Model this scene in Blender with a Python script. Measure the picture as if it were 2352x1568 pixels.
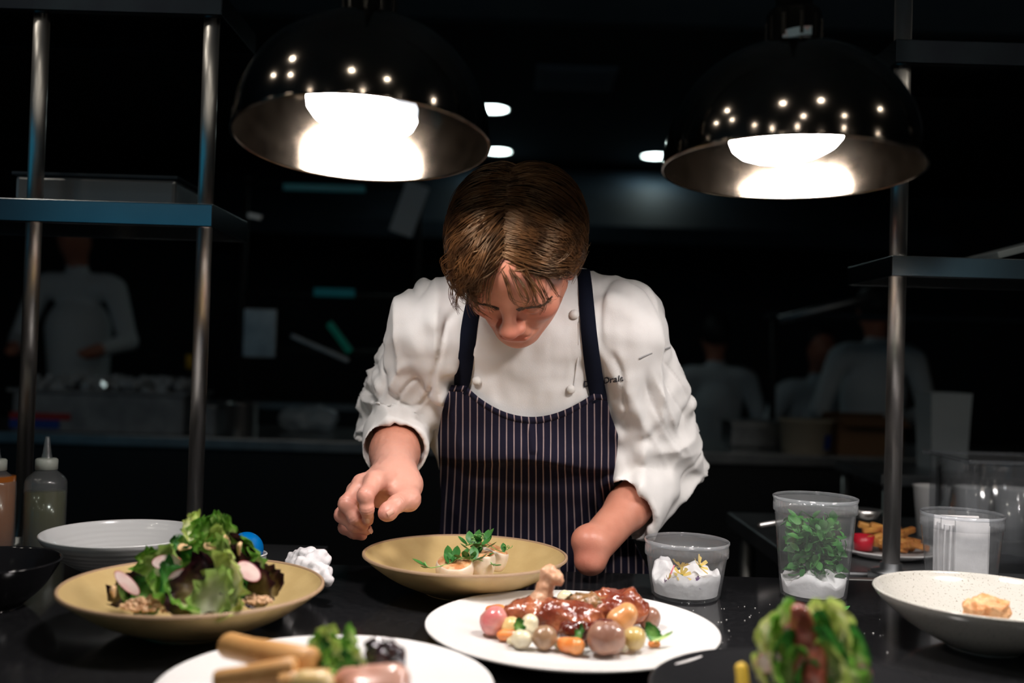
import bpy, bmesh, math, random
import numpy as np
from mathutils import Vector, Matrix, Euler, noise
from mathutils.bvhtree import BVHTree

for _o in list(bpy.data.objects):
    bpy.data.objects.remove(_o)
SC = bpy.context.scene
COL = SC.collection
R = math.radians
PI = math.pi

# ------------------------------------------------------------------ camera
IW, IH, FPX = 2352, 1568, 2250.0
CAM = Vector((0.0, 0.0, 1.24))
ROLL, PITCH = R(1.7), R(1.05)
cf = Vector((0, math.cos(PITCH), math.sin(PITCH)))
cu0 = Vector((0, -math.sin(PITCH), math.cos(PITCH)))
cr0 = Vector((1, 0, 0))
cr = cr0 * math.cos(ROLL) + cu0 * math.sin(ROLL)
cu = cu0 * math.cos(ROLL) - cr0 * math.sin(ROLL)
cd = bpy.data.cameras.new('camera')
cd.sensor_fit = 'HORIZONTAL'
cd.sensor_width = 36.0
cd.lens = 36.0 * FPX / IW
cd.clip_start = 0.05
cd.clip_end = 60
cd.dof.use_dof = True
cd.dof.focus_distance = 1.37
cd.dof.aperture_fstop = 2.2
cd.dof.aperture_blades = 9
co = bpy.data.objects.new('camera', cd)
COL.objects.link(co)
mw = Matrix((cr, cu, -cf)).transposed().to_4x4()
mw.translation = CAM
co.matrix_world = mw
SC.camera = co

# ------------------------------------------------------------------ world, exposure
SC.view_settings.view_transform = 'Standard'
SC.view_settings.look = 'None'
SC.view_settings.gamma = 1.0
SC.view_settings.use_curve_mapping = False
SC.view_settings.exposure = 0.0
wd = bpy.data.worlds.new('World')
SC.world = wd
wd.use_nodes = True
wd.node_tree.nodes['Background'].inputs[0].default_value = (0.10, 0.16, 0.22, 1)
wd.node_tree.nodes['Background'].inputs[1].default_value = 0.01
try:
    SC.cycles.use_denoising = True
    SC.cycles.max_bounces = 8
    SC.cycles.transparent_max_bounces = 24
    SC.cycles.sample_clamp_indirect = 4.0
    SC.cycles.caustics_refractive = False
except Exception:
    pass
BULB = 104.0          # radiance of the heat-lamp bulb faces
DOWN = 52.0          # dining-room downlights
TOP = 0.92           # counter top height


def P(px, py, d):
    """world point seen at photo pixel (px,py) at depth d along the view axis"""
    return CAM + cf * d + cr * ((px - IW / 2) / FPX * d) + cu * ((IH / 2 - py) / FPX * d)


def on(px, py, z=TOP):
    """world point on the horizontal plane z seen at pixel"""
    v = P(px, py, 1.0) - CAM
    return CAM + v * ((z - CAM.z) / v.z)


# ------------------------------------------------------------------ materials
MATS = {}


def pmat(name, col, rough=0.5, metal=0.0, spec=0.5, bump=0.0, bscale=60.0, col2=None, cscale=8.0, cdetail=4.0,
         cw=(0.4, 0.6), coat=0.0, trans=0.0, alpha=1.0, sss=0.0, emit=None, estr=0.0, stretch=None, rough2=None, sheen=0.0, aniso=0.0):
    if name in MATS:
        return MATS[name]
    m = bpy.data.materials.new(name)
    m.use_nodes = True
    nt = m.node_tree
    b = nt.nodes['Principled BSDF']
    b.inputs['Base Color'].default_value = (*col, 1)
    b.inputs['Roughness'].default_value = rough
    b.inputs['Metallic'].default_value = metal
    b.inputs['Specular IOR Level'].default_value = spec
    b.inputs['Coat Weight'].default_value = coat
    b.inputs['Transmission Weight'].default_value = trans
    b.inputs['Alpha'].default_value = alpha
    b.inputs['Subsurface Weight'].default_value = sss
    b.inputs['Subsurface Scale'].default_value = 0.01
    b.inputs['Sheen Weight'].default_value = sheen
    b.inputs['Anisotropic'].default_value = aniso
    if emit:
        b.inputs['Emission Color'].default_value = (*emit, 1)
        b.inputs['Emission Strength'].default_value = estr
    tc = nt.nodes.new('ShaderNodeTexCoord')
    mp = nt.nodes.new('ShaderNodeMapping')
    nt.links.new(tc.outputs['Object'], mp.inputs[0])
    if stretch:
        mp.inputs['Scale'].default_value = stretch
    if col2 is not None:
        n = nt.nodes.new('ShaderNodeTexNoise')
        n.inputs['Scale'].default_value = cscale
        n.inputs['Detail'].default_value = cdetail
        nt.links.new(mp.outputs[0], n.inputs['Vector'])
        r = nt.nodes.new('ShaderNodeValToRGB')
        r.color_ramp.elements[0].position = cw[0]
        r.color_ramp.elements[1].position = cw[1]
        r.color_ramp.elements[0].color = (*col, 1)
        r.color_ramp.elements[1].color = (*col2, 1)
        nt.links.new(n.outputs['Fac'], r.inputs[0])
        nt.links.new(r.outputs[0], b.inputs['Base Color'])
        if rough2 is not None:
            q = nt.nodes.new('ShaderNodeMapRange')
            q.inputs[3].default_value = rough
            q.inputs[4].default_value = rough2
            nt.links.new(n.outputs['Fac'], q.inputs[0])
            nt.links.new(q.outputs[0], b.inputs['Roughness'])
    if bump > 0:
        n2 = nt.nodes.new('ShaderNodeTexNoise')
        n2.inputs['Scale'].default_value = bscale
        n2.inputs['Detail'].default_value = 5
        nt.links.new(mp.outputs[0], n2.inputs['Vector'])
        bp = nt.nodes.new('ShaderNodeBump')
        bp.inputs['Strength'].default_value = bump
        bp.inputs['Distance'].default_value = 0.002
        nt.links.new(n2.outputs['Fac'], bp.inputs['Height'])
        nt.links.new(bp.outputs[0], b.inputs['Normal'])
    MATS[name] = m
    return m


def plastic_mat(name, tint, clear=0.7, milky=0.2, rough=0.12):
    """thin clear plastic: mostly see-through, a little milky, glossy"""
    if name in MATS:
        return MATS[name]
    m = bpy.data.materials.new(name)
    m.use_nodes = True
    nt = m.node_tree
    nt.nodes.clear()
    out = nt.nodes.new('ShaderNodeOutputMaterial')
    tr = nt.nodes.new('ShaderNodeBsdfTransparent')
    tr.inputs[0].default_value = (*tint, 1)
    df = nt.nodes.new('ShaderNodeBsdfDiffuse')
    df.inputs[0].default_value = (0.8, 0.82, 0.84, 1)
    tl = nt.nodes.new('ShaderNodeBsdfTranslucent')
    tl.inputs[0].default_value = (0.8, 0.82, 0.84, 1)
    gl = nt.nodes.new('ShaderNodeBsdfGlossy')
    gl.inputs['Roughness'].default_value = rough
    m1 = nt.nodes.new('ShaderNodeMixShader')
    m1.inputs[0].default_value = 0.5
    nt.links.new(df.outputs[0], m1.inputs[1])
    nt.links.new(tl.outputs[0], m1.inputs[2])
    m2 = nt.nodes.new('ShaderNodeMixShader')
    m2.inputs[0].default_value = milky / (milky + clear)
    nt.links.new(tr.outputs[0], m2.inputs[1])
    nt.links.new(m1.outputs[0], m2.inputs[2])
    lw = nt.nodes.new('ShaderNodeLayerWeight')
    lw.inputs[0].default_value = 0.5
    pw = nt.nodes.new('ShaderNodeMath')
    pw.operation = 'POWER'
    pw.inputs[1].default_value = 3.5
    nt.links.new(lw.outputs['Facing'], pw.inputs[0])
    fr = nt.nodes.new('ShaderNodeMath')
    fr.operation = 'MULTIPLY_ADD'
    fr.inputs[1].default_value = 0.85
    fr.inputs[2].default_value = 0.045
    nt.links.new(pw.outputs[0], fr.inputs[0])
    m3 = nt.nodes.new('ShaderNodeMixShader')
    nt.links.new(fr.outputs[0], m3.inputs[0])
    nt.links.new(m2.outputs[0], m3.inputs[1])
    nt.links.new(gl.outputs[0], m3.inputs[2])
    nt.links.new(m3.outputs[0], out.inputs[0])
    MATS[name] = m
    return m


def emat(name, col, strength):
    if name in MATS:
        return MATS[name]
    m = bpy.data.materials.new(name)
    m.use_nodes = True
    nt = m.node_tree
    nt.nodes.clear()
    out = nt.nodes.new('ShaderNodeOutputMaterial')
    e = nt.nodes.new('ShaderNodeEmission')
    e.inputs[0].default_value = (*col, 1)
    e.inputs[1].default_value = strength
    nt.links.new(e.outputs[0], out.inputs[0])
    MATS[name] = m
    return m


# ------------------------------------------------------------------ object helpers
def link(name, me, mat, parent=None, smooth=True, loc=None, rot=None):
    o = bpy.data.objects.new(name, me)
    COL.objects.link(o)
    if mat is not None and len(me.materials) == 0:
        for mm in (mat if isinstance(mat, (list, tuple)) else [mat]):
            me.materials.append(mm)
    if smooth:
        me.polygons.foreach_set('use_smooth', [True] * len(me.polygons))
    if parent is not None:
        o.parent = parent
    if loc is not None:
        o.location = loc
    if rot is not None:
        o.rotation_euler = rot
    return o


def pd(name, v, f):
    me = bpy.data.meshes.new(name)
    me.from_pydata([tuple(map(float, p)) for p in v], [], [tuple(map(int, q)) for q in f])
    me.update()
    return me


def empty(name, loc, label, cat, group=None, rot=None):
    o = bpy.data.objects.new(name, None)
    o.empty_display_size = 0.05
    COL.objects.link(o)
    o.location = loc
    if rot is not None:
        o.rotation_euler = rot
    return tag(o, label, cat, group)


def tag(o, label, cat, group=None, kind=None):
    o['label'] = label
    o['category'] = cat
    if group:
        o['group'] = group
    if kind:
        o['kind'] = kind
    return o


def lathe_geo(prof, seg=48, closed=False, zoff=0.0):
    v, f, rings = [], [], []
    for (r, z) in prof:
        if r < 1e-6:
            rings.append([len(v)])
            v.append((0, 0, z + zoff))
        else:
            base = len(v)
            for i in range(seg):
                a = 2 * PI * i / seg
                v.append((r * math.cos(a), r * math.sin(a), z + zoff))
            rings.append(list(range(base, base + seg)))
    pairs = list(zip(rings, rings[1:]))
    if closed:
        pairs.append((rings[-1], rings[0]))
    for a, b in pairs:
        for i in range(seg):
            j = (i + 1) % seg
            if len(a) == 1 and len(b) == 1:
                continue
            if len(a) == 1:
                f.append((a[0], b[i], b[j]))
            elif len(b) == 1:
                f.append((a[i], b[0], a[j]))
            else:
                f.append((a[i], b[i], b[j], a[j]))
    return v, f


def lathe(name, prof, mat, parent=None, seg=48, closed=False, loc=None, rot=None):
    v, f = lathe_geo(prof, seg, closed)
    me = pd(name, v, f)
    bm = bmesh.new()
    bm.from_mesh(me)
    bmesh.ops.recalc_face_normals(bm, faces=bm.faces)
    bm.to_mesh(me)
    bm.free()
    return link(name, me, mat, parent, True, loc, rot)


def box_me(name, sx, sy, sz, bevel=0.0, segs=2, cz=0.0):
    bm = bmesh.new()
    bmesh.ops.create_cube(bm, size=1.0)
    bmesh.ops.scale(bm, vec=(sx, sy, sz), verts=bm.verts)
    bmesh.ops.translate(bm, vec=(0, 0, cz), verts=bm.verts)
    if bevel > 0:
        bmesh.ops.bevel(bm, geom=list(bm.edges), offset=bevel, segments=segs, affect='EDGES', profile=0.6)
    me = bpy.data.meshes.new(name)
    bm.to_mesh(me)
    bm.free()
    return me


def box(name, lo, hi, mat, parent=None, bevel=0.0, rot=None, smooth=False):
    lo, hi = Vector(lo), Vector(hi)
    s = hi - lo
    me = box_me(name, s.x, s.y, s.z, bevel)
    o = link(name, me, mat, parent, smooth, (lo + hi) / 2, rot)
    return o


def tube_geo(pts, rad, seg=8, cap=True):
    """tube through pts, rad number or list"""
    pts = [Vector(p) for p in pts]
    n = len(pts)
    if not isinstance(rad, (list, tuple)):
        rad = [rad] * n
    v, f = [], []
    up = Vector((0.13, 0.21, 0.97))
    for i, p in enumerate(pts):
        t = (pts[min(i + 1, n - 1)] - pts[max(i - 1, 0)])
        t = t.normalized() if t.length > 1e-9 else Vector((0, 0, 1))
        a = t.cross(up)
        if a.length < 0.05:
            a = t.cross(Vector((1, 0, 0)))
        a.normalize()
        b = t.cross(a)
        for k in range(seg):
            an = 2 * PI * k / seg
            v.append(p + (a * math.cos(an) + b * math.sin(an)) * rad[i])
    for i in range(n - 1):
        for k in range(seg):
            j = (k + 1) % seg
            f.append((i * seg + k, i * seg + j, (i + 1) * seg + j, (i + 1) * seg + k))
    if cap:
        f.append(tuple(range(seg))[::-1])
        f.append(tuple(range((n - 1) * seg, n * seg)))
    return v, f


def tube(name, pts, rad, mat, parent=None, seg=10, loc=None, rot=None):
    v, f = tube_geo(pts, rad, seg)
    return link(name, pd(name, v, f), mat, parent, True, loc, rot)


class MB:
    def __init__(s):
        s.v, s.f = [], []

    def add(s, v, f, M=None):
        b = len(s.v)
        s.v += [(M @ Vector(p)) if M is not None else Vector(p) for p in v]
        s.f += [tuple(i + b for i in q) for q in f]
        return s

    def mesh(s, name):
        return pd(name, s.v, s.f)


def smooth1(x):
    x = max(0.0, min(1.0, x))
    return x * x * (3 - 2 * x)


# ------------------------------------------------------------------ signed-distance modeller (numpy) with surface nets
class SDF:
    def __init__(s, lo, hi, h):
        s.lo = np.array(lo, dtype=np.float64)
        s.h = h
        s.n = np.ceil((np.array(hi) - s.lo) / h).astype(int) + 1
        s.ax = [(s.lo[i] + np.arange(s.n[i]) * h).astype(np.float32) for i in range(3)]
        s.f = np.full(tuple(s.n), 0.06, np.float32)

    def _win(s, lo, hi):
        a = np.clip(np.floor((np.array(lo) - s.lo) / s.h).astype(int), 0, s.n)
        b = np.clip(np.ceil((np.array(hi) - s.lo) / s.h).astype(int) + 1, 0, s.n)
        sl = tuple(slice(a[i], b[i]) for i in range(3))
        return sl, s.ax[0][sl[0]][:, None, None], s.ax[1][sl[1]][None, :, None], s.ax[2][sl[2]][None, None, :]

    def _op(s, sl, d, k, op):
        f = s.f[sl]
        if op == 'add':
            hh = np.clip(0.5 + 0.5 * (f - d) / k, 0, 1)
            s.f[sl] = f * (1 - hh) + d * hh - k * hh * (1 - hh)
        else:
            d = -d
            hh = np.clip(0.5 - 0.5 * (f - d) / k, 0, 1)
            s.f[sl] = f * (1 - hh) + d * hh + k * hh * (1 - hh)

    def cap(s, a, b, ra, rb=None, k=0.01, op='add'):
        rb = ra if rb is None else rb
        a, b = np.array(a, float), np.array(b, float)
        m = max(ra, rb) + k + 0.03
        sl, x, y, z = s._win(np.minimum(a, b) - m, np.maximum(a, b) + m)
        if 0 in s.f[sl].shape:
            return s
        ab = b - a
        L2 = float(ab @ ab) + 1e-12
        t = np.clip(((x - a[0]) * ab[0] + (y - a[1]) * ab[1] + (z - a[2]) * ab[2]) / L2, 0, 1)
        d = np.sqrt((x - a[0] - t * ab[0]) ** 2 + (y - a[1] - t * ab[1]) ** 2 + (z - a[2] - t * ab[2]) ** 2) - (ra + (rb - ra) * t)
        s._op(sl, d.astype(np.float32), k, op)
        return s

    def ell(s, c, r, Rm=None, k=0.01, op='add'):
        c = np.array(c, float)
        r = np.array(r if hasattr(r, '__len__') else (r, r, r), float)
        m = r.max() + k + 0.03
        sl, x, y, z = s._win(c - m, c + m)
        if 0 in s.f[sl].shape:
            return s
        x, y, z = x - c[0], y - c[1], z - c[2]
        if Rm is not None:
            M = np.array(Rm)          # columns = local axes in world
            u = x * M[0, 0] + y * M[1, 0] + z * M[2, 0]
            v = x * M[0, 1] + y * M[1, 1] + z * M[2, 1]
            w = x * M[0, 2] + y * M[1, 2] + z * M[2, 2]
        else:
            u, v, w = x, y, z
        k0 = np.sqrt((u / r[0]) ** 2 + (v / r[1]) ** 2 + (w / r[2]) ** 2) + 1e-9
        k1 = np.sqrt((u / r[0] ** 2) ** 2 + (v / r[1] ** 2) ** 2 + (w / r[2] ** 2) ** 2) + 1e-9
        d = k0 * (k0 - 1) / k1
        s._op(sl, d.astype(np.float32), k, op)
        return s

    def chain(s, pts, rads, k=0.006, op='add'):
        for i in range(len(pts) - 1):
            s.cap(pts[i], pts[i + 1], rads[i], rads[i + 1], k, op)
        return s

    def plane(s, p, n, k=0.004):
        """cut away the side the normal points to"""
        p, n = np.array(p, float), np.array(n, float)
        n = n / np.linalg.norm(n)
        x, y, z = s.ax[0][:, None, None], s.ax[1][None, :, None], s.ax[2][None, None, :]
        d = (x - p[0]) * n[0] + (y - p[1]) * n[1] + (z - p[2]) * n[2]
        f = s.f
        hh = np.clip(0.5 - 0.5 * (f - d) / k, 0, 1)
        s.f = (f * (1 - hh) + d * hh + k * hh * (1 - hh)).astype(np.float32)
        return s

    def net(s, smooth=2):
        f = s.f.copy()
        for a in range(3):            # close at the border
            i0 = [slice(None)] * 3
            i0[a] = 0
            f[tuple(i0)] = 0.05
            i0[a] = -1
            f[tuple(i0)] = 0.05
        ins = f < 0
        cnt = np.zeros(tuple(s.n - 1), np.int8)
        for dx in (0, 1):
            for dy in (0, 1):
                for dz in (0, 1):
                    cnt += ins[dx:s.n[0] - 1 + dx, dy:s.n[1] - 1 + dy, dz:s.n[2] - 1 + dz]
        act = np.argwhere((cnt > 0) & (cnt < 8))
        idx = np.full(cnt.shape, -1, np.int64)
        idx[tuple(act.T)] = np.arange(len(act))
        corn = np.array([(a, b, c) for a in (0, 1) for b in (0, 1) for c in (0, 1)])
        vals = np.stack([f[tuple((act + c).T)] for c in corn], 1)
        S = np.zeros((len(act), 3))
        N = np.zeros(len(act))
        for i in range(8):
            for j in range(i + 1, 8):
                if np.abs(corn[i] - corn[j]).sum() != 1:
                    continue
                a, b = vals[:, i], vals[:, j]
                m = (a < 0) != (b < 0)
                t = np.where(m, a / np.where(m, a - b, 1), 0)
                S += (corn[i] + t[:, None] * (corn[j] - corn[i])) * m[:, None]
                N += m
        V = (act + S / N[:, None]) * s.h + s.lo
        F = []
        for ax in range(3):
            o1, o2 = (ax + 1) % 3, (ax + 2) % 3
            sl0 = [slice(None)] * 3
            sl1 = [slice(None)] * 3
            sl0[ax] = slice(0, -1)
            sl1[ax] = slice(1, None)
            A, B = ins[tuple(sl0)], ins[tuple(sl1)]
            e = np.argwhere(A != B)
            e = e[(e[:, o1] > 0) & (e[:, o2] > 0) & (e[:, o1] < s.n[o1] - 1) & (e[:, o2] < s.n[o2] - 1)]
            inside = A[tuple(e.T)]
            u1 = np.zeros(3, int)
            u1[o1] = 1
            u2 = np.zeros(3, int)
            u2[o2] = 1
            q = np.stack([idx[tuple((e - u1 - u2).T)], idx[tuple((e - u2).T)], idx[tuple(e.T)], idx[tuple((e - u1).T)]], 1)
            q[~inside] = q[~inside][:, ::-1]
            F.append(q)
        F = np.concatenate(F)
        F = F[(F >= 0).all(1)]
        for _ in range(smooth):
            acc = np.zeros_like(V)
            c = np.zeros(len(V))
            for i in range(4):
                j = (i + 1) % 4
                np.add.at(acc, F[:, i], V[F[:, j]])
                np.add.at(acc, F[:, j], V[F[:, i]])
                np.add.at(c, F[:, i], 1)
                np.add.at(c, F[:, j], 1)
            V = V * 0.5 + 0.5 * acc / np.maximum(c, 1)[:, None]
        return V, F


def np_mesh(name, V, F):
    me = bpy.data.meshes.new(name)
    me.from_pydata(V.tolist(), [], F.tolist())
    me.update()
    return me


def normals(V, F):
    n = np.cross(V[F[:, 2]] - V[F[:, 0]], V[F[:, 3]] - V[F[:, 1]])
    N = np.zeros_like(V)
    for i in range(4):
        np.add.at(N, F[:, i], n)
    return N / (np.linalg.norm(N, axis=1)[:, None] + 1e-12)


def vnoise(V, sx, sy, sz, off=0.0):
    return np.array([noise.noise((p[0] * sx + off, p[1] * sy + off * 0.7, p[2] * sz - off)) for p in V.tolist()])

#@@PART2
# ================================================================== THE ROOM
M_floor = pmat('floor_dark_tile', (0.03, 0.03, 0.032), 0.5, col2=(0.045, 0.045, 0.046), cscale=3)
M_ceil = pmat('ceiling_blue_grey_paint', (0.22, 0.31, 0.38), 0.8, col2=(0.19, 0.27, 0.34), cscale=2)
M_kceil = pmat('kitchen_ceiling_charcoal', (0.055, 0.06, 0.062), 0.8, col2=(0.045, 0.05, 0.052), cscale=2)
M_wall = pmat('wall_charcoal_paint', (0.05, 0.055, 0.065), 0.7, col2=(0.04, 0.045, 0.055), cscale=2, bump=0.1)
M_dwall = pmat('dining_wall_paint', (0.46, 0.39, 0.33), 0.7, col2=(0.40, 0.34, 0.29), cscale=2)
ROOM = dict(x0=-4.0, x1=4.0, y0=-4.5, y1=7.6, zc=2.62)


def struct(o):
    o['kind'] = 'structure'
    return o


x0, x1, y0, y1, zc = ROOM['x0'], ROOM['x1'], ROOM['y0'], ROOM['y1'], ROOM['zc']
struct(box('floor', (x0, y0, -0.1), (x1, y1, 0), M_floor))
struct(box('ceiling', (x0, y0, zc), (x1, 3.95, zc + 0.1), M_ceil))
struct(box('ceiling_kitchen', (x0, 3.95, zc - 0.02), (x1, y1, zc + 0.1), M_kceil))
struct(box('wall_back', (x0, y1, 0), (x1, y1 + 0.1, zc), M_wall))
struct(box('wall_front', (x0, y0 - 0.1, 0), (x1, y0, zc), M_dwall))
struct(box('wall_left', (x0 - 0.1, y0, 0), (x0, y1, zc), M_wall))
struct(box('wall_right', (x1, y0, 0), (x1 + 0.1, y1, zc), M_wall))
# glowing panes added in the unseen dining room for blue reflections in the steel
M_dusk = emat('added_blue_glow', (0.02, 0.42, 0.70), 0.36)
M_dusk2 = emat('added_blue_glow_pale', (0.30, 0.55, 0.66), 0.26)
M_frame = pmat('window_frame_black', (0.02, 0.02, 0.022), 0.4)


def added_window(name, loc, rz, n, w, h, mat=M_dusk):
    wn = struct(bpy.data.objects.new(name, None))
    COL.objects.link(wn)
    wn.location = loc
    wn.rotation_euler = (0, 0, rz)
    L = n * (w + 0.1)
    for i in range(n):
        yy = -L / 2 + (i + 0.5) * (w + 0.1)
        box('pane', (0, yy - w / 2, -h / 2), (0.01, yy + w / 2, h / 2), mat, wn)
        box('mullion', (0, yy + w / 2, -h / 2 - 0.06), (0.05, yy + w / 2 + 0.1, h / 2 + 0.06), M_frame, wn)
    box('window_frame', (0, -L / 2, h / 2), (0.05, L / 2, h / 2 + 0.06), M_frame, wn)
    box('window_sill', (0, -L / 2, -h / 2 - 0.06), (0.09, L / 2, -h / 2), M_frame, wn)


added_window('added_window_1', (x0 + 0.02, -1.2, 1.75), 0, 3, 1.0, 1.2)
added_window('added_window_2', (-2.5, y0 + 0.02, 2.05), R(90), 2, 1.05, 0.85)
added_window('added_window_3', (3.1, y0 + 0.02, 1.85), R(90), 1, 1.1, 0.85, M_dusk2)

# ------------------------------------------------------------------ ceiling downlights
M_down = emat('downlight_glow_warm', (1.0, 0.93, 0.80), DOWN)
M_kdown = emat('kitchen_downlight_glow', (0.80, 1.0, 0.98), 11.0)
M_trim = pmat('downlight_trim_white', (0.25, 0.25, 0.25), 0.5)


def downlight(x, y, r, m, label, group, z=None):
    z = zc if z is None else z
    e = empty('ceiling_light', (x, y, z), label, 'light', group)
    lathe('trim_ring', [(r, -0.004), (r * 1.25, -0.004), (r * 1.25, 0.0), (r, 0.0)], M_trim, e, 32, True)
    lathe('lens', [(0, -0.006), (r * 0.7, -0.005), (r, -0.001)], m, e, 32)
    return e


for (px, py, lb) in ((1131, 250, 'round recessed ceiling light, upper of the two beside the tilted lamp'),
                     (1143, 347, 'round recessed ceiling light just above the chef\'s hair, lower of two'),
                     (1505, 358, 'round recessed ceiling light half hidden by the darker lamp')):
    p = on(px, py, zc - 0.02)
    downlight(p.x, p.y, 0.085, M_kdown, lb, 'kitchen ceiling lights', zc - 0.02)
for (x, y) in ((-1.5, -0.6), (0.1, -0.9), (1.3, -0.7), (-0.7, -2.0), (0.75, -2.1), (-2.2, -2.2), (2.3, -1.9), (0.2, -3.2), (-1.6, 0.35), (2.0, 0.4), (-0.25, -0.15), (0.55, -0.2), (-1.1, -1.2), (1.6, -1.4), (-0.2, -1.5), (-3.0, -0.8), (3.1, -0.6), (-1.25, 0.75), (-1.9, 0.9)):
    downlight(x, y, 0.05, M_down, 'small warm dining room downlight mirrored as a bright dot on the lamp domes', 'dining room downlights')
# vent grille in the kitchen ceiling
vc = on(1320, 178, zc - 0.02)
M_vent = pmat('vent_grey', (0.30, 0.34, 0.40), 0.6)
ve = empty('ceiling_vent', (vc.x, vc.y, zc - 0.02), 'faint rectangular air vent in the dark kitchen ceiling', 'vent')
box('frame', (-0.19, -0.19, -0.012), (0.19, -0.16, 0), M_vent, ve)
box('frame', (-0.19, 0.16, -0.012), (0.19, 0.19, 0), M_vent, ve)
box('frame', (-0.19, -0.16, -0.012), (-0.16, 0.16, 0), M_vent, ve)
box('frame', (0.16, -0.16, -0.012), (0.19, 0.16, 0), M_vent, ve)
for i in range(6):
    box('slat', (-0.16, -0.15 + i * 0.05, -0.012), (0.16, -0.13 + i * 0.05, -0.004), M_vent, ve, rot=(0.5, 0, 0))

# ------------------------------------------------------------------ the pass counter
M_stone = pmat('black_polished_stone', (0.010, 0.010, 0.011), 0.13, spec=0.5, col2=(0.016, 0.016, 0.017), cscale=160, cw=(0.45, 0.7), bump=0.03, bscale=25)
M_cab = pmat('counter_cabinet_black', (0.02, 0.02, 0.022), 0.5)
M_steel = pmat('brushed_steel', (0.74, 0.72, 0.70), 0.36, 1.0, bump=0.02, bscale=400)
M_steel_d = pmat('dull_steel', (0.34, 0.35, 0.36), 0.38, 1.0, col2=(0.42, 0.43, 0.44), cscale=14, bump=0.02, bscale=300)
EDGE = 1.50
pc = empty('pass_counter', (0, 0, 0), 'long black polished stone counter the chef leans over', 'counter')
box('counter_top', (-2.6, 0.30, TOP - 0.04), (2.6, EDGE, TOP), M_stone, pc, 0.003)
box('cabinet', (-2.6, 0.42, 0.0), (2.6, EDGE - 0.08, TOP - 0.04), M_cab, pc)
box('steel_edge', (0.46, EDGE, TOP - 0.016), (2.6, EDGE + 0.012, TOP + 0.001), M_steel, pc)

# back shelf of steel behind the counter on the far side of the post
bs = empty('steel_work_table', (0.5, EDGE + 0.115, 0), 'steel work table behind the counter holding the fries and measuring jug', 'table')
box('table_top', (0, 0, TOP - 0.045), (1.9, 0.62, TOP - 0.012), M_steel_d, bs, 0.004)
box('shelf', (0, 0.02, 0.32), (1.9, 0.6, 0.34), M_steel_d, bs)
for xx in (0.04, 1.86):
    for yy in (0.04, 0.58):
        tube('leg', [(xx, yy, 0), (xx, yy, TOP - 0.045)], 0.018, M_steel, bs)

# ------------------------------------------------------------------ heat lamps
M_dome = pmat('lamp_dome_black_chrome', (0.25, 0.21, 0.18), 0.10, 1.0, bump=0.012, bscale=40, col2=(0.21, 0.18, 0.15), cscale=20)
M_dome_in = pmat('lamp_inner_worn_metal', (0.20, 0.165, 0.13), 0.06, 1.0, col2=(0.13, 0.105, 0.08), cscale=60, cdetail=8, cw=(0.35, 0.75), rough2=0.16)
M_neck = pmat('lamp_neck_black', (0.03, 0.028, 0.025), 0.22, 0.9)
M_bulb = emat('heat_bulb_glow', (1.0, 0.94, 0.915), BULB)
M_bulb_s = pmat('bulb_side_frosted', (0.85, 0.87, 0.9), 0.3, emit=(0.85, 0.92, 1.0), estr=1.4)
M_stick = pmat('sticker_pale_blue', (0.35, 0.48, 0.55), 0.5, col2=(0.55, 0.4, 0.4), cscale=160, cw=(0.55, 0.6))


LS = 1.05          # lamps hang a metre out, over the plates


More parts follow.
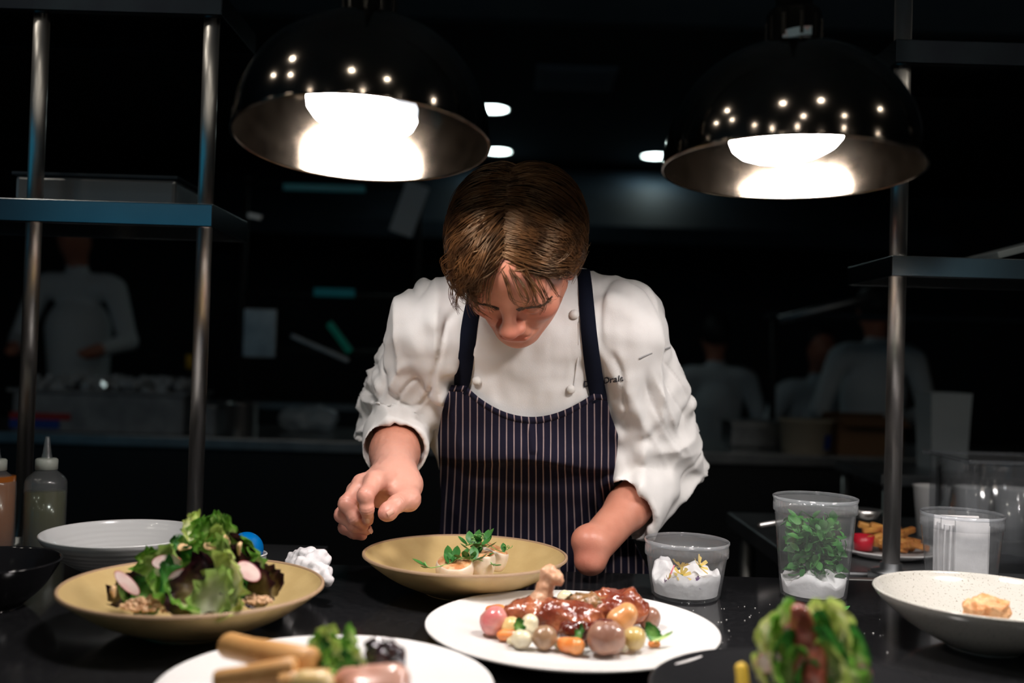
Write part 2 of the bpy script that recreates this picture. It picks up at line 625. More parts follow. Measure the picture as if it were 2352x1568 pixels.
def heat_lamp(px, py, d, tilt, tx, label, bulb_tilt, sticker=False):
    c = P(px, py, d)
    e = empty('heat_lamp', c, label, 'lamp', 'heat lamps over the pass', (R(tilt), R(tx), 0))
    e.scale = (LS, LS, LS)
    Rm, Hd = 0.130, 0.128
    out, inn = [], []
    n = 22
    for i in range(n + 1):
        a = i / n * (PI / 2 - 0.23)
        out.append((Rm * math.cos(a) ** 0.92, Hd * math.sin(a) ** 0.97))
        inn.append(((Rm - 0.0016) * math.cos(a) ** 0.92, (Hd - 0.0016) * math.sin(a) ** 0.97))
    sh = lathe('shade', out + [(0.0, out[-1][1] + 0.002)], M_dome, e, 96)
    lathe('shade_lining', inn + [(0.0, inn[-1][1])], M_dome_in, e, 96)
    lathe('rolled_rim', [(Rm - 0.0024, -0.001), (Rm - 0.001, -0.0026), (Rm + 0.0008, -0.0016), (Rm + 0.001, 0.0005), (Rm - 0.0005, 0.0016)], M_dome_in, e, 96, True)
    z0 = out[-1][1]
    lathe('neck', [(0.0, z0 - 0.004), (0.031, z0 - 0.004), (0.031, z0 + 0.002), (0.028, z0 + 0.004), (0.028, z0 + 0.036), (0.026, z0 + 0.04),
                   (0.019, z0 + 0.042), (0.019, z0 + 0.075), (0.0, z0 + 0.075)], M_neck, e, 48)
    for k in range(10):
        a = 2 * PI * (k + 0.5) / 10
        box('cooling_slot', (-0.002, -0.0015, -0.012), (0.002, 0.0015, 0.012), M_neck, e, 0.0006,
            (0, 0, a + PI / 2)).location = (0.0272 * math.cos(a), 0.0272 * math.sin(a), z0 + 0.019)
    if sticker:
        v, f = [], []
        for i in range(9):
            a = R(-128 + i * 7.5)
            v += [(0.0285 * math.cos(a), 0.0285 * math.sin(a), z0 + 0.002 + i * 0.0006), (0.0285 * math.cos(a), 0.0285 * math.sin(a), z0 + 0.011 + i * 0.0006)]
        for i in range(8):
            f.append((2 * i, 2 * i + 2, 2 * i + 3, 2 * i + 1))
        link('sticker', pd('sticker', v, f), M_stick, e)
    # straight drop rod to the ceiling, in lamp-local coordinates
    up = Euler((R(tilt), R(tx), 0)).to_matrix().inverted() @ Vector((0, 0, 1))
    b0 = Vector((0, 0, z0 + 0.07))
    tube('drop_rod', [b0, b0 + up * 0.02, b0 + up * ((zc - c.z) / LS - 0.215)], 0.008, M_neck, e)
    # big reflector bulb
    be = bpy.data.objects.new('bulb', None)
    COL.objects.link(be)
    be.parent = e
    be.location = (-0.004, 0.0, 0.024)
    be.rotation_euler = (0, R(bulb_tilt), 0)
    lathe('bulb_face', [(0, -0.016), (0.02, -0.0145), (0.036, -0.0105), (0.048, -0.005), (0.055, 0.002), (0.0575, 0.010)], M_bulb, be, 48)
    lathe('bulb_body', [(0.0575, 0.010), (0.056, 0.022), (0.046, 0.038), (0.030, 0.056), (0.019, 0.07), (0.018, 0.09), (0.0, 0.09)], M_bulb_s, be, 48)
    return e


heat_lamp(833, 325, 1.05, -7.0, 0, 'dark chrome dome heat lamp tipped to show its bulb, nearer the two-post shelf', 9)
heat_lamp(1816, 389, 1.05, -3.2, 0.8, 'dark chrome dome heat lamp with a pale sticker on its neck', -6, True)
# the row goes on beyond the frame: this one shows as the glare in the speckled bowl and on the black plate
heat_lamp(2790, 420, 1.06, -3.0, 0.5, 'third dome heat lamp of the row, outside the frame beside the speckled bowl', 4)

# ------------------------------------------------------------------ steel pass shelves
M_post = pmat('post_steel_brushed_round', (0.78, 0.74, 0.71), 0.30, 1.0, bump=0.01, bscale=300, aniso=0.92)
_tg = M_post.node_tree.nodes.new('ShaderNodeTangent')
_tg.direction_type = 'RADIAL'
_tg.axis = 'Z'
M_post.node_tree.links.new(_tg.outputs[0], M_post.node_tree.nodes['Principled BSDF'].inputs['Tangent'])
M_post.node_tree.nodes['Principled BSDF'].inputs['Anisotropic Rotation'].default_value = 0.0


def post(e, x, y, z0, z1, r=0.0125):
    tube('post', [(x, y, z0), (x, y, z1)], r, M_post, e, 32)
    lathe('flange', [(0, 0), (r * 2.3, 0), (r * 2.3, 0.004), (r * 1.25, 0.007), (r * 1.25, 0.016), (0, 0.016)], M_steel_d, e, 24, loc=(x, y, z0))


def shelf_board(e, xa, xb, ya, yb, z0, z1, me):
    """folded sheet-steel shelf: top sheet with a turned-down front lip of height z1-z0"""
    s = box('shelf', (xa, ya, z1 - 0.003), (xb, yb, z1), me, e, 0.001)
    sp = s.location.copy()
    for nm, lo, hi in (('front_lip', (xa, ya, z0), (xb, ya + 0.003, z1)), ('back_lip', (xa, yb - 0.003, z0), (xb, yb, z1)),
                       ('end_lip', (xa, ya, z0), (xa + 0.003, yb, z1)), ('end_lip', (xb - 0.003, ya, z0), (xb, yb, z1)),
                       ('lip_return', (xa, ya, z0), (xb, ya + 0.014, z0 + 0.003))):
        q = box(nm, lo, hi, me, s, 0.0012, smooth=False)
        q.location = q.location - sp


M_shelf = pmat('shelf_polished_steel', (0.44, 0.47, 0.49), 0.20, 1.0, col2=(0.36, 0.39, 0.42), cscale=9, cw=(0.3, 0.7), bump=0.03, bscale=14)
M_shelf_d = pmat('shelf_shaded_steel', (0.035, 0.045, 0.055), 0.35, 1.0, col2=(0.03, 0.035, 0.045), cscale=9, bump=0.03, bscale=14)  # upper shelves: shelf steel darkened in colour so it looks unlit
DL = 1.57
xa, xb = P(58, 640, DL), P(456, 640, DL)
sl = empty('steel_shelf_unit', (0, 0, 0), 'tall steel shelf unit on two round posts above the squeeze bottles', 'shelf', 'pass shelves')
# posts stand on a ledge just behind the stone edge
box('ledge', (-1.6, EDGE + 0.003, TOP - 0.05), (-0.30, EDGE + 0.16, TOP - 0.004), M_cab, sl)
post(sl, xa.x, DL + 0.02, TOP - 0.004, 2.3)
post(sl, xb.x, DL + 0.02, TOP - 0.004, 2.3)
zt, zb = P(300, 463, DL).z, P(300, 516, DL).z
shelf_board(sl, -1.5, P(489, 490, DL).x, DL - 0.005, DL + 0.20, zb, zt, M_shelf)
zt2 = P(300, 27, DL).z
shelf_board(sl, -1.5, P(508, 25, DL).x, DL - 0.005, DL + 0.20, zt2, zt2 + 0.038, M_shelf_d)
DR = 1.56
xr = P(2074, 640, DR)
sr = empty('steel_shelf_unit', (0, 0, 0), 'steel shelf unit on a single bright post beside the paper-filled tub', 'shelf', 'pass shelves')
box('ledge', (xr.x - 0.03, EDGE + 0.013, TOP - 0.05), (1.6, EDGE + 0.10, TOP - 0.004), M_steel_d, sr)
post(sr, xr.x, DR + 0.02, TOP - 0.004, 2.3, 0.0135)
post(sr, xr.x + 0.9, DR + 0.02, TOP - 0.004, 2.3, 0.0135)
zt, zb = P(2200, 591, DR).z, P(2200, 638, DR).z
shelf_board(sr, P(2047, 612, DR).x, 1.8, DR - 0.005, DR + 0.20, zb, zt, M_shelf)
zt2 = P(2200, 146, DR).z
shelf_board(sr, P(2060, 120, DR).x, 1.8, DR - 0.005, DR + 0.20, zt2, zt2 + 0.038, M_shelf_d)

# ================================================================== CROCKERY
M_must = pmat('mustard_glaze', (0.50, 0.355, 0.155), 0.36, col2=(0.55, 0.40, 0.18), cscale=30, bump=0.04, bscale=300)
M_mrim = pmat('bare_clay_rim', (0.34, 0.22, 0.13), 0.55)
M_white = pmat('white_china', (0.66, 0.65, 0.64), 0.22, coat=0.3)
M_whitep = pmat('white_coupe_china', (0.70, 0.68, 0.665), 0.34, bump=0.02, bscale=80)
M_blackp = pmat('black_textured_stoneware', (0.008, 0.008, 0.009), 0.34, spec=0.25, bump=0.2, bscale=220)
M_blackg = pmat('black_glossy_bowl', (0.008, 0.008, 0.009), 0.08)


def ring_mat(name, col, ring):
    m = pmat(name, col, 0.2, coat=0.3)
    nt = m.node_tree
    b = nt.nodes['Principled BSDF']
    tc = nt.nodes.new('ShaderNodeTexCoord')
    w = nt.nodes.new('ShaderNodeTexWave')
    w.wave_type = 'RINGS'
    w.rings_direction = 'Z'
    w.inputs['Scale'].default_value = ring
    w.inputs['Distortion'].default_value = 0.6
    bp = nt.nodes.new('ShaderNodeBump')
    bp.inputs['Strength'].default_value = 0.25
    bp.inputs['Distance'].default_value = 0.0015
    nt.links.new(tc.outputs['Object'], w.inputs['Vector'])
    nt.links.new(w.outputs['Fac'], bp.inputs['Height'])
    nt.links.new(bp.outputs[0], b.inputs['Normal'])
    return m


def speckle_mat(name, base, dark, scale):
    m = pmat(name, base, 0.16, coat=0.4)
    nt = m.node_tree
    b = nt.nodes['Principled BSDF']
    tc = nt.nodes.new('ShaderNodeTexCoord')
    n = nt.nodes.new('ShaderNodeTexNoise')
    n.inputs['Scale'].default_value = scale
    n.inputs['Detail'].default_value = 3
    r = nt.nodes.new('ShaderNodeValToRGB')
    r.color_ramp.elements[0].position = 0.30
    r.color_ramp.elements[0].color = (*dark, 1)
    r.color_ramp.elements[1].position = 0.40
    r.color_ramp.elements[1].color = (*base, 1)
    nt.links.new(tc.outputs['Object'], n.inputs['Vector'])
    nt.links.new(n.outputs['Fac'], r.inputs[0])
    nt.links.new(r.outputs[0], b.inputs['Base Color'])
    return m


def smooth_prof(pts, n=6):
    """Catmull-Rom through (r,z) points"""
    out = []
    for i in range(len(pts) - 1):
        p0 = pts[max(i - 1, 0)]
        p1, p2 = pts[i], pts[i + 1]
        p3 = pts[min(i + 2, len(pts) - 1)]
        for k in range(n):
            t = k / n
            q = []
            for a in range(2):
                q.append(0.5 * ((2 * p1[a]) + (-p0[a] + p2[a]) * t + (2 * p0[a] - 5 * p1[a] + 4 * p2[a] - p3[a]) * t * t + (-p0[a] + 3 * p1[a] - 3 * p2[a] + p3[a]) * t ** 3))
            out.append((max(q[0], 0.0), q[1]))
    out.append(pts[-1])
    return out


def bowl(name, px, py, Rr, H, label, cat, mat, rimmat=None, foot=0.4, depth=0.5, group=None, seg=96, z=TOP):
    """bowl whose rim centre shows at pixel px,py"""
    c = on(px, py, z + H)
    e = empty(name, (c.x, c.y, z), label, cat, group)
    t = 0.0035
    o = smooth_prof([(0.0, 0.0015), (Rr * foot * 0.94, 0.0), (Rr * foot, 0.002), (Rr * (foot + (1 - foot) * 0.5), H * (0.5 - 0.24 * depth)), (Rr * 0.93, H * 0.80), (Rr, H)])
    i = smooth_prof([(Rr - t * 0.9, H), (Rr * 0.93 - t, H * 0.80 + t * 0.3), (Rr * (foot + (1 - foot) * 0.5) - t * 0.5, H * (0.5 - 0.24 * depth) + t), (Rr * foot * 0.9, t + 0.004), (0.0, t + 0.003)])
    lathe('bowl_body', o + [(Rr - t * 0.45, H + 0.0012)] + i, mat, e, seg)
    if rimmat:
        lathe('rim', [(Rr + 0.0004, H - 0.0018), (Rr + 0.0003, H + 0.0006), (Rr - t * 0.45, H + 0.0018), (Rr - t, H + 0.0006), (Rr - t * 1.0, H - 0.0014)], rimmat, e, seg)
    return e


BW_CHEF = bowl('shallow_bowl', 1069, 1271, 0.140, 0.052, 'mustard glazed shallow bowl with seared scallops in front of the chef', 'bowl', M_must, M_mrim, group='mustard bowls')
BW_SAL = bowl('shallow_bowl', 447, 1341, 0.146, 0.052, 'mustard glazed shallow bowl heaped with leafy salad', 'bowl', M_must, M_mrim, group='mustard bowls')
M_ring = ring_mat('white_ringed_glaze', (0.62, 0.62, 0.62), 45)
BW_GREY = bowl('deep_bowl', 283, 1223, 0.110, 0.060, 'empty grey-white bowl with fine rings behind the leafy salad', 'bowl', M_ring, foot=0.34)
M_speck = speckle_mat('speckled_cream_glaze', (0.54, 0.52, 0.47), (0.28, 0.25, 0.20), 420)
BW_SPK = bowl('shallow_bowl', 2262, 1364, 0.124, 0.062, 'speckled cream bowl holding one crisp fried piece', 'bowl', M_speck, foot=0.34)
BW_BLK = bowl('deep_bowl', -30, 1286, 0.085, 0.056, 'glossy black bowl cut off by the frame below the squeeze bottles', 'bowl', M_blackg, foot=0.5)


def plate(name, px, py, Rr, H, label, mat, group=None):
    c = on(px, py, TOP + H)
    e = empty(name, (c.x, c.y, TOP), label, 'plate', group)
    prof = smooth_prof([(0, 0.0), (Rr * 0.55, 0.0), (Rr * 0.62, 0.002), (Rr * 0.86, H * 0.55), (Rr * 0.985, H * 0.93), (Rr, H), (Rr * 0.985, H + 0.0012),
                        (Rr * 0.86, H * 0.55 + 0.0055), (Rr * 0.6, 0.0075), (Rr * 0.3, 0.0065), (0, 0.0065)], 5)
    lathe('plate_body', prof, mat, e, 112)
    return e


PL_MEAT = plate('dinner_plate', 1313, 1436, 0.166, 0.020, 'large white coupe plate with glazed meat and baby vegetables', M_whitep, 'white coupe plates')
PL_ROLL = plate('dinner_plate', 752, 1568, 0.152, 0.020, 'white coupe plate with browned sticks, a dark prune and pink meat', M_whitep, 'white coupe plates')
PL_BLK = plate('dinner_plate', 1850, 1594, 0.142, 0.022, 'black textured plate under the stacked salad', M_blackp)

# ------------------------------------------------------------------ plastic tubs with rolled lip and ribbed band
M_deli = plastic_mat('clear_tub_plastic', (0.95, 0.965, 0.975), 0.88, 0.12)
M_delil = plastic_mat('tub_lip_plastic', (0.93, 0.95, 0.97), 0.74, 0.26)


def deli(px, py, Rr, H, rb, label, d=None):
    """tub whose rim centre shows at px,py"""
    c = on(px, py, TOP + H)
    e = empty('plastic_tub', (c.x, c.y, TOP), label, 'tub', 'clear plastic tubs')
    t = 0.0011
    hb = 0.022
    rk = Rr * 0.945
    o = [(0, 0.0025), (rb * 0.8, 0.0025), (rb * 0.86, 0.0), (rb * 0.97, 0.0004), (rb, 0.004)]
    o += [(rb + (rk - rb) * s, 0.004 + (H - hb - 0.004) * s) for s in (0.25, 0.5, 0.75, 1.0)]
    lathe('tub_wall', o, M_deli, e, 64)
    # ribbed skirt band
    v, f = [], []
    seg = 220
    for i in range(seg):
        a = 2 * PI * i / seg
        rr = rk + 0.0016 + (0.0007 if i % 4 < 2 else 0.0)
        for (q, z) in ((rk, H - hb), (rr, H - hb + 0.001), (rr, H - hb + 0.011), (rk + 0.002, H - hb + 0.013), (rk + 0.002, H - 0.005)):
            v.append((q * math.cos(a), q * math.sin(a), z))
    for i in range(seg):
        j = (i + 1) % seg
        for k in range(4):
            f.append((i * 5 + k, j * 5 + k, j * 5 + k + 1, i * 5 + k + 1))
    link('ribbed_band', pd('ribbed_band', v, f), M_delil, e)
    lathe('lip', [(rk + 0.002, H - 0.0055), (Rr - 0.0005, H - 0.005), (Rr + 0.0002, H - 0.003), (Rr, H - 0.0008), (Rr - 0.002, H), (rk + 0.0015, H - 0.001)], M_delil, e, 96, True)
    return e, c


D_FLO, c_flo = deli(1578, 1238, 0.0585, 0.078, 0.0475, 'short clear plastic tub of edible flowers on white paper')
D_HRB, c_hrb = deli(1873, 1139, 0.0585, 0.140, 0.0455, 'tall clear plastic tub stuffed with green pea shoots')
D_PAP, c_pap = deli(2210, 1176, 0.0585, 0.115, 0.0470, 'clear plastic tub packed with folded white paper')
# ================================================================== THE CHEF
random.seed(7)
M_skin = bpy.data.materials.new('skin_warm')


def skin_setup(m):
    m.use_nodes = True
    nt = m.node_tree
    b = nt.nodes['Principled BSDF']
    b.inputs['Roughness'].default_value = 0.40
    b.inputs['Specular IOR Level'].default_value = 0.42
    b.inputs['Subsurface Weight'].default_value = 0.12
    b.inputs['Subsurface Radius'].default_value = (1.0, 0.35, 0.2)
    b.inputs['Subsurface Scale'].default_value = 0.006
    at = nt.nodes.new('ShaderNodeAttribute')
    at.attribute_name = 'flush'
    ah = nt.nodes.new('ShaderNodeAttribute')
    ah.attribute_name = 'hand'
    tc = nt.nodes.new('ShaderNodeTexCoord')
    n = nt.nodes.new('ShaderNodeTexNoise')
    n.inputs['Scale'].default_value = 38
    n.inputs['Detail'].default_value = 5
    nt.links.new(tc.outputs['Object'], n.inputs['Vector'])
    r = nt.nodes.new('ShaderNodeValToRGB')
    r.color_ramp.elements[0].position = 0.3
    r.color_ramp.elements[1].position = 0.72
    r.color_ramp.elements[0].color = (0.50, 0.185, 0.115, 1)
    r.color_ramp.elements[1].color = (0.60, 0.255, 0.17, 1)
    nt.links.new(n.outputs['Fac'], r.inputs[0])
    mx = nt.nodes.new('ShaderNodeMixRGB')
    mx.inputs[2].default_value = (0.46, 0.10, 0.075, 1)
    nt.links.new(at.outputs['Fac'], mx.inputs[0])
    mh = nt.nodes.new('ShaderNodeMixRGB')
    mh.inputs[2].default_value = (0.67, 0.335, 0.255, 1)
    nt.links.new(ah.outputs['Fac'], mh.inputs[0])
    nt.links.new(r.outputs[0], mh.inputs[1])
    nt.links.new(mh.outputs[0], mx.inputs[1])
    nt.links.new(mx.outputs[0], b.inputs['Base Color'])
    n2 = nt.nodes.new('ShaderNodeTexNoise')
    n2.inputs['Scale'].default_value = 420
    n2.inputs['Detail'].default_value = 3
    nt.links.new(tc.outputs['Object'], n2.inputs['Vector'])
    bp = nt.nodes.new('ShaderNodeBump')
    bp.inputs['Strength'].default_value = 0.16
    bp.inputs['Distance'].default_value = 0.001
    nt.links.new(n2.outputs['Fac'], bp.inputs['Height'])
    nt.links.new(bp.outputs[0], b.inputs['Normal'])


skin_setup(M_skin)
M_jacket = pmat('white_cotton_twill', (0.74, 0.715, 0.695), 0.85, spec=0.2, bump=0.12, bscale=700, sheen=0.15, col2=(0.77, 0.745, 0.725), cscale=20)
M_hair = pmat('hair_brown', (0.030, 0.012, 0.005), 0.34, spec=0.8, col2=(0.095, 0.040, 0.014), cscale=45, stretch=(1, 1, 1))
M_hair.node_tree.nodes['Principled BSDF'].inputs['Specular Tint'].default_value = (1.0, 0.68, 0.42, 1)
M_brow = pmat('eyebrow_dark', (0.05, 0.025, 0.015), 0.5)
M_navy = pmat('navy_cotton_tape', (0.0045, 0.006, 0.014), 0.9, spec=0.12, bump=0.1, bscale=600)
M_button = pmat('knotted_button_white', (0.68, 0.65, 0.62), 0.6)
M_nail = pmat('fingernail', (0.66, 0.36, 0.28), 0.28, coat=0.3)
M_thread = pmat('dark_embroidery_thread', (0.012, 0.012, 0.02), 0.7)
M_trouser = pmat('black_trousers', (0.012, 0.012, 0.014), 0.8)

chef_base = Vector((0.02, 1.74, 0.0))
CH = empty('person', chef_base, 'chef in white jacket and striped apron bending over the scallop bowl', 'person')


def crel(V):
    return np.asarray(V) - np.array(chef_base)


# ---------- head frame: x = viewer's right, y = out of the face, z = crown
TH, YAW, RO = R(57), R(-11), R(3.0)
HS = 0.93
Fv = Vector((math.sin(YAW) * math.cos(TH), -math.cos(YAW) * math.cos(TH), -math.sin(TH)))
Fv.normalize()
Xv = Vector((math.cos(YAW), math.sin(YAW), 0))
Uv = Xv.cross(Fv) * -1.0
if Uv.z < 0:
    Uv = -Uv
Xv = Xv * math.cos(RO) - Uv * math.sin(RO)
Uv = Fv.cross(Xv)
if Uv.z < 0:
    Uv = -Uv
HC = P(1188, 596, 1.345)
HM = np.array([[Xv.x, Fv.x, Uv.x], [Xv.y, Fv.y, Uv.y], [Xv.z, Fv.z, Uv.z]])


def hw(V):
    return (np.asarray(V) * HS) @ HM.T + np.array(HC)


def hl(p):
    return ((np.array(p) - np.array(HC)) @ HM) / HS


shL, shR = P(1003, 752, 1.48), P(1432, 756, 1.48)
elL, elR = P(913, 955, 1.615), P(1520, 1078, 1.605)
wrL = P(903, 1082, 1.415)
stE = P(1357, 1262, 1.425)
nkB = P(1195, 655, 1.50)


def build_head():
    s = SDF((-0.115, -0.15, -0.17), (0.115, 0.14, 0.14), 0.0021)
    s.ell((0, -0.015, 0.03), (0.076, 0.097, 0.089), k=0.02)
    s.ell((0, 0.028, -0.035), (0.064, 0.060, 0.078), k=0.03)
    for q in (-1, 1):
        s.cap((q * 0.053, -0.002, -0.055), (q * 0.018, 0.060, -0.096), 0.019, 0.017, k=0.02)
        s.ell((q * 0.043, 0.060, -0.026), (0.022, 0.019, 0.02), k=0.02)
    s.ell((0, 0.068, -0.100), (0.020, 0.019, 0.016), k=0.018)
    s.cap((-0.036, 0.077, 0.012), (0.036, 0.077, 0.012), 0.0145, k=0.02)
    s.ell((0, 0.068, 0.045), (0.05, 0.022, 0.035), k=0.03)
    s.ell((0, 0.074, -0.064), (0.030, 0.018, 0.027), k=0.018)          # muzzle
    # eye sockets, closed lids
    for q in (-1, 1):
        s.ell((q * 0.031, 0.098, -0.008), (0.019, 0.016, 0.0115), k=0.012, op='sub')
        s.ell((q * 0.031, 0.075, -0.009), (0.0145, 0.0135, 0.0115), k=0.004)
        s.cap((q * 0.019, 0.0885, -0.0145), (q * 0.043, 0.0835, -0.0145), 0.0011, k=0.002, op='sub')
    # nose
    s.cap((0, 0.087, 0.016), (0, 0.106, -0.026), 0.0085, 0.0105, k=0.012)
    s.ell((0, 0.1075, -0.030), (0.0140, 0.0135, 0.0120), k=0.008)
    for q in (-1, 1):
        s.ell((q * 0.0140, 0.0975, -0.0345), (0.0085, 0.0115, 0.0082), k=0.006)
        s.ell((q * 0.0065, 0.100, -0.0445), (0.0035, 0.005, 0.003), k=0.003, op='sub')
        s.cap((q * 0.023, 0.090, -0.040), (q * 0.031, 0.080, -0.066), 0.0016, k=0.009, op='sub')
    # mouth
    s.cap((-0.018, 0.087, -0.063), (0.018, 0.087, -0.063), 0.0055, k=0.006)
    s.cap((-0.015, 0.0865, -0.0735), (0.015, 0.0865, -0.0735), 0.0065, k=0.006)
    s.cap((-0.024, 0.0895, -0.068), (0.024, 0.0895, -0.068), 0.0012, k=0.004, op='sub')
    # ears
    for q in (-1, 1):
        Rm = np.array(Euler((0, 0, q * 0.45)).to_matrix())
        s.ell((q * 0.078, -0.016, -0.006), (0.0075, 0.019, 0.031), Rm, k=0.006)
        s.ell((q * 0.084, -0.012, -0.004), (0.004, 0.011, 0.02), Rm, k=0.004, op='sub')
        s.cap((q * 0.075, -0.002, -0.03), (q * 0.076, -0.002, -0.036), 0.007, k=0.005)
    # neck down into the collar
    nb = hl(nkB)
    s.cap((0, -0.025, -0.06), tuple(nb * 0.75 + np.array((0, -0.025, -0.06)) * 0.25), 0.052, 0.055, k=0.03)
    V, F = s.net(2)
    flush = np.zeros(len(V))
    lip = np.exp(-(((V[:, 0]) / 0.021) ** 4 + ((V[:, 1] - 0.092) / 0.016) ** 2 + ((V[:, 2] + 0.068) / 0.0085) ** 4))
    nose = 0.75 * np.exp(-(((V[:, 0]) / 0.018) ** 2 + ((V[:, 1] - 0.114) / 0.02) ** 2 + ((V[:, 2] + 0.036) / 0.016) ** 2))
    ck = 0.35 * np.exp(-(((np.abs(V[:, 0]) - 0.046) / 0.02) ** 2 + ((V[:, 2] + 0.03) / 0.02) ** 2)) * (V[:, 1] > 0.03)
    ear = 0.6 * np.clip((np.abs(V[:, 0]) - 0.074) / 0.008, 0, 1)
    flush = np.clip(np.maximum.reduce([lip * 0.8, nose, ck, ear]), 0, 1)
    return hw(V), F, flush


# ---------- working hand, joints located from the photo with their own depths
def build_hand():
    J = {}
    J['w'] = P(903, 1085, 1.412)
    J['i'] = [P(862, 1104, 1.352), P(840, 1137, 1.318), P(843, 1168, 1.318), P(845, 1194, 1.332)]
    J['m'] = [P(832, 1112, 1.366), P(797, 1156, 1.338), P(815, 1188, 1.336), P(834, 1206, 1.347)]
    J['r'] = [P(818, 1128, 1.384), P(786, 1182, 1.356), P(812, 1206, 1.349), P(842, 1216, 1.357)]
    J['p'] = [P(815, 1150, 1.402), P(793, 1211, 1.380), P(812, 1223, 1.375), P(832, 1229, 1.374)]
    J['t'] = [P(935, 1112, 1.395), P(938, 1146, 1.362), P(911, 1157, 1.338), P(888, 1178, 1.322)]
    pts = [J['w']] + J['i'] + J['m'] + J['r'] + J['p'] + J['t']
    A = np.array(pts)
    lo = A.min(0) - 0.03
    hi = A.max(0) + 0.03
    eb = np.array(elL)
    w = np.array(J['w'])
    fore = w + (eb - w) * 0.55
    lo = np.minimum(lo, fore - 0.045)
    hi = np.maximum(hi, fore + 0.045)
    s = SDF(lo, hi, 0.0016)
    # forearm, wrist
    s.cap(eb, w + (eb - w) * 0.32, 0.038, 0.034, k=0.02)
    s.cap(w + (eb - w) * 0.32, w, 0.034, 0.0265, k=0.02)
    wi = w + np.array((0.010, 0, -0.004))
    wp = w + np.array((-0.012, 0, -0.008))
    s.cap(w + (eb - w) * 0.15, wi, 0.027, 0.022, k=0.015)
    # palm: metacarpals
    for kk, wst in (('i', wi), ('m', w), ('r', wp), ('p', wp + np.array((0, 0, -0.006)))):
        a = np.array(J[kk][0])
        s.cap(wst, a, 0.0195, {'i': 0.0135, 'm': 0.0135, 'r': 0.0125, 'p': 0.011}[kk], k=0.014)
    pc_ = (np.array(J['p'][0]) + np.array(J['t'][0]) + w) / 3 + np.array((0, 0, -0.012))
    s.ell(pc_, (0.024, 0.024, 0.020), k=0.018)
    # thenar and thumb
    t = [np.array(q) for q in J['t']]
    s.cap(wi, t[0], 0.0225, 0.021, k=0.012)
    s.cap(t[0], t[1], 0.0205, 0.0162, k=0.010)
    s.cap(t[1], t[2], 0.0155, 0.0122, k=0.006)
    s.cap(t[2], t[3], 0.0122, 0.0112, k=0.005)
    s.ell(t[3] * 0.8 + t[2] * 0.2, (0.0125, 0.0125, 0.0125), k=0.005)
    s.cap(t[1], (np.array(J['i'][0]) + w) / 2 + np.array((0, -0.004, -0.008)), 0.010, 0.012, k=0.012)   # web
    # fingers
    fr = {'i': (0.0132, 0.0108, 0.0092, 0.0080), 'm': (0.0132, 0.0110, 0.0092, 0.0080), 'r': (0.0122, 0.0102, 0.0088, 0.0078), 'p': (0.0108, 0.0090, 0.0080, 0.0072)}
    for kk in 'prmi':
        q = [np.array(z) for z in J[kk]]
        r_ = fr[kk]
        sub = SDF(lo, hi, 0.0016)
        sub.f[:] = 0.06
        sub.chain(q, r_, 0.003)
        sub.ell(q[0], r_[0] * 1.03, k=0.004)
        sub.ell(q[1], r_[1] * 1.07, k=0.004)
        sub.ell(q[2], r_[2] * 1.05, k=0.003)
        # crisp union between neighbours, soft to the palm near the knuckle
        m0 = q[0]
        X, Y, Z = s.ax[0][:, None, None], s.ax[1][None, :, None], s.ax[2][None, None, :]
        dist = np.sqrt((X - m0[0]) ** 2 + (Y - m0[1]) ** 2 + (Z - m0[2]) ** 2)
        kf = 0.0012 + 0.009 * np.clip(1 - dist / 0.03, 0, 1)
        h_ = np.clip(0.5 + 0.5 * (s.f - sub.f) / kf, 0, 1)
        s.f = (s.f * (1 - h_) + sub.f * h_ - kf * h_ * (1 - h_)).astype(np.float32)
    # creases at the finger joints
    V, F = s.net(1)
    N = normals(V, F)
    fl = np.zeros(len(V))
    for kk in 'imrpt':
        for j, am in ((0, 0.22), (1, 0.5), (2, 0.3), (3, 0.55)):
            d = np.linalg.norm(V - np.array(J[kk][j]), axis=1)
            fl = np.maximum(fl, am * np.exp(-(d / 0.014) ** 2))
    # skin creases across each joint
    cr_ = np.zeros(len(V))
    for kk in 'imrpt':
        q = [np.array(z) for z in J[kk]]
        for j in (1, 2):
            ax_ = q[j + 1] - q[j - 1]
            ax_ /= np.linalg.norm(ax_)
            rel = V - q[j]
            al_ = rel @ ax_
            rad_ = np.linalg.norm(rel - al_[:, None] * ax_, axis=1)
            near = (rad_ < 0.016) & (np.abs(al_) < 0.008)
            cr_ += near * (np.exp(-((al_ - 0.0014) / 0.0009) ** 2) + np.exp(-((al_ + 0.0022) / 0.0009) ** 2)) * 0.0006
    V = V - N * cr_[:, None]
    nz = np.array([noise.noise((p[0] * 160, p[1] * 160, p[2] * 160)) for p in V.tolist()])
    V = V + N * (nz * 0.0005)[:, None]
    return V, F, fl, J


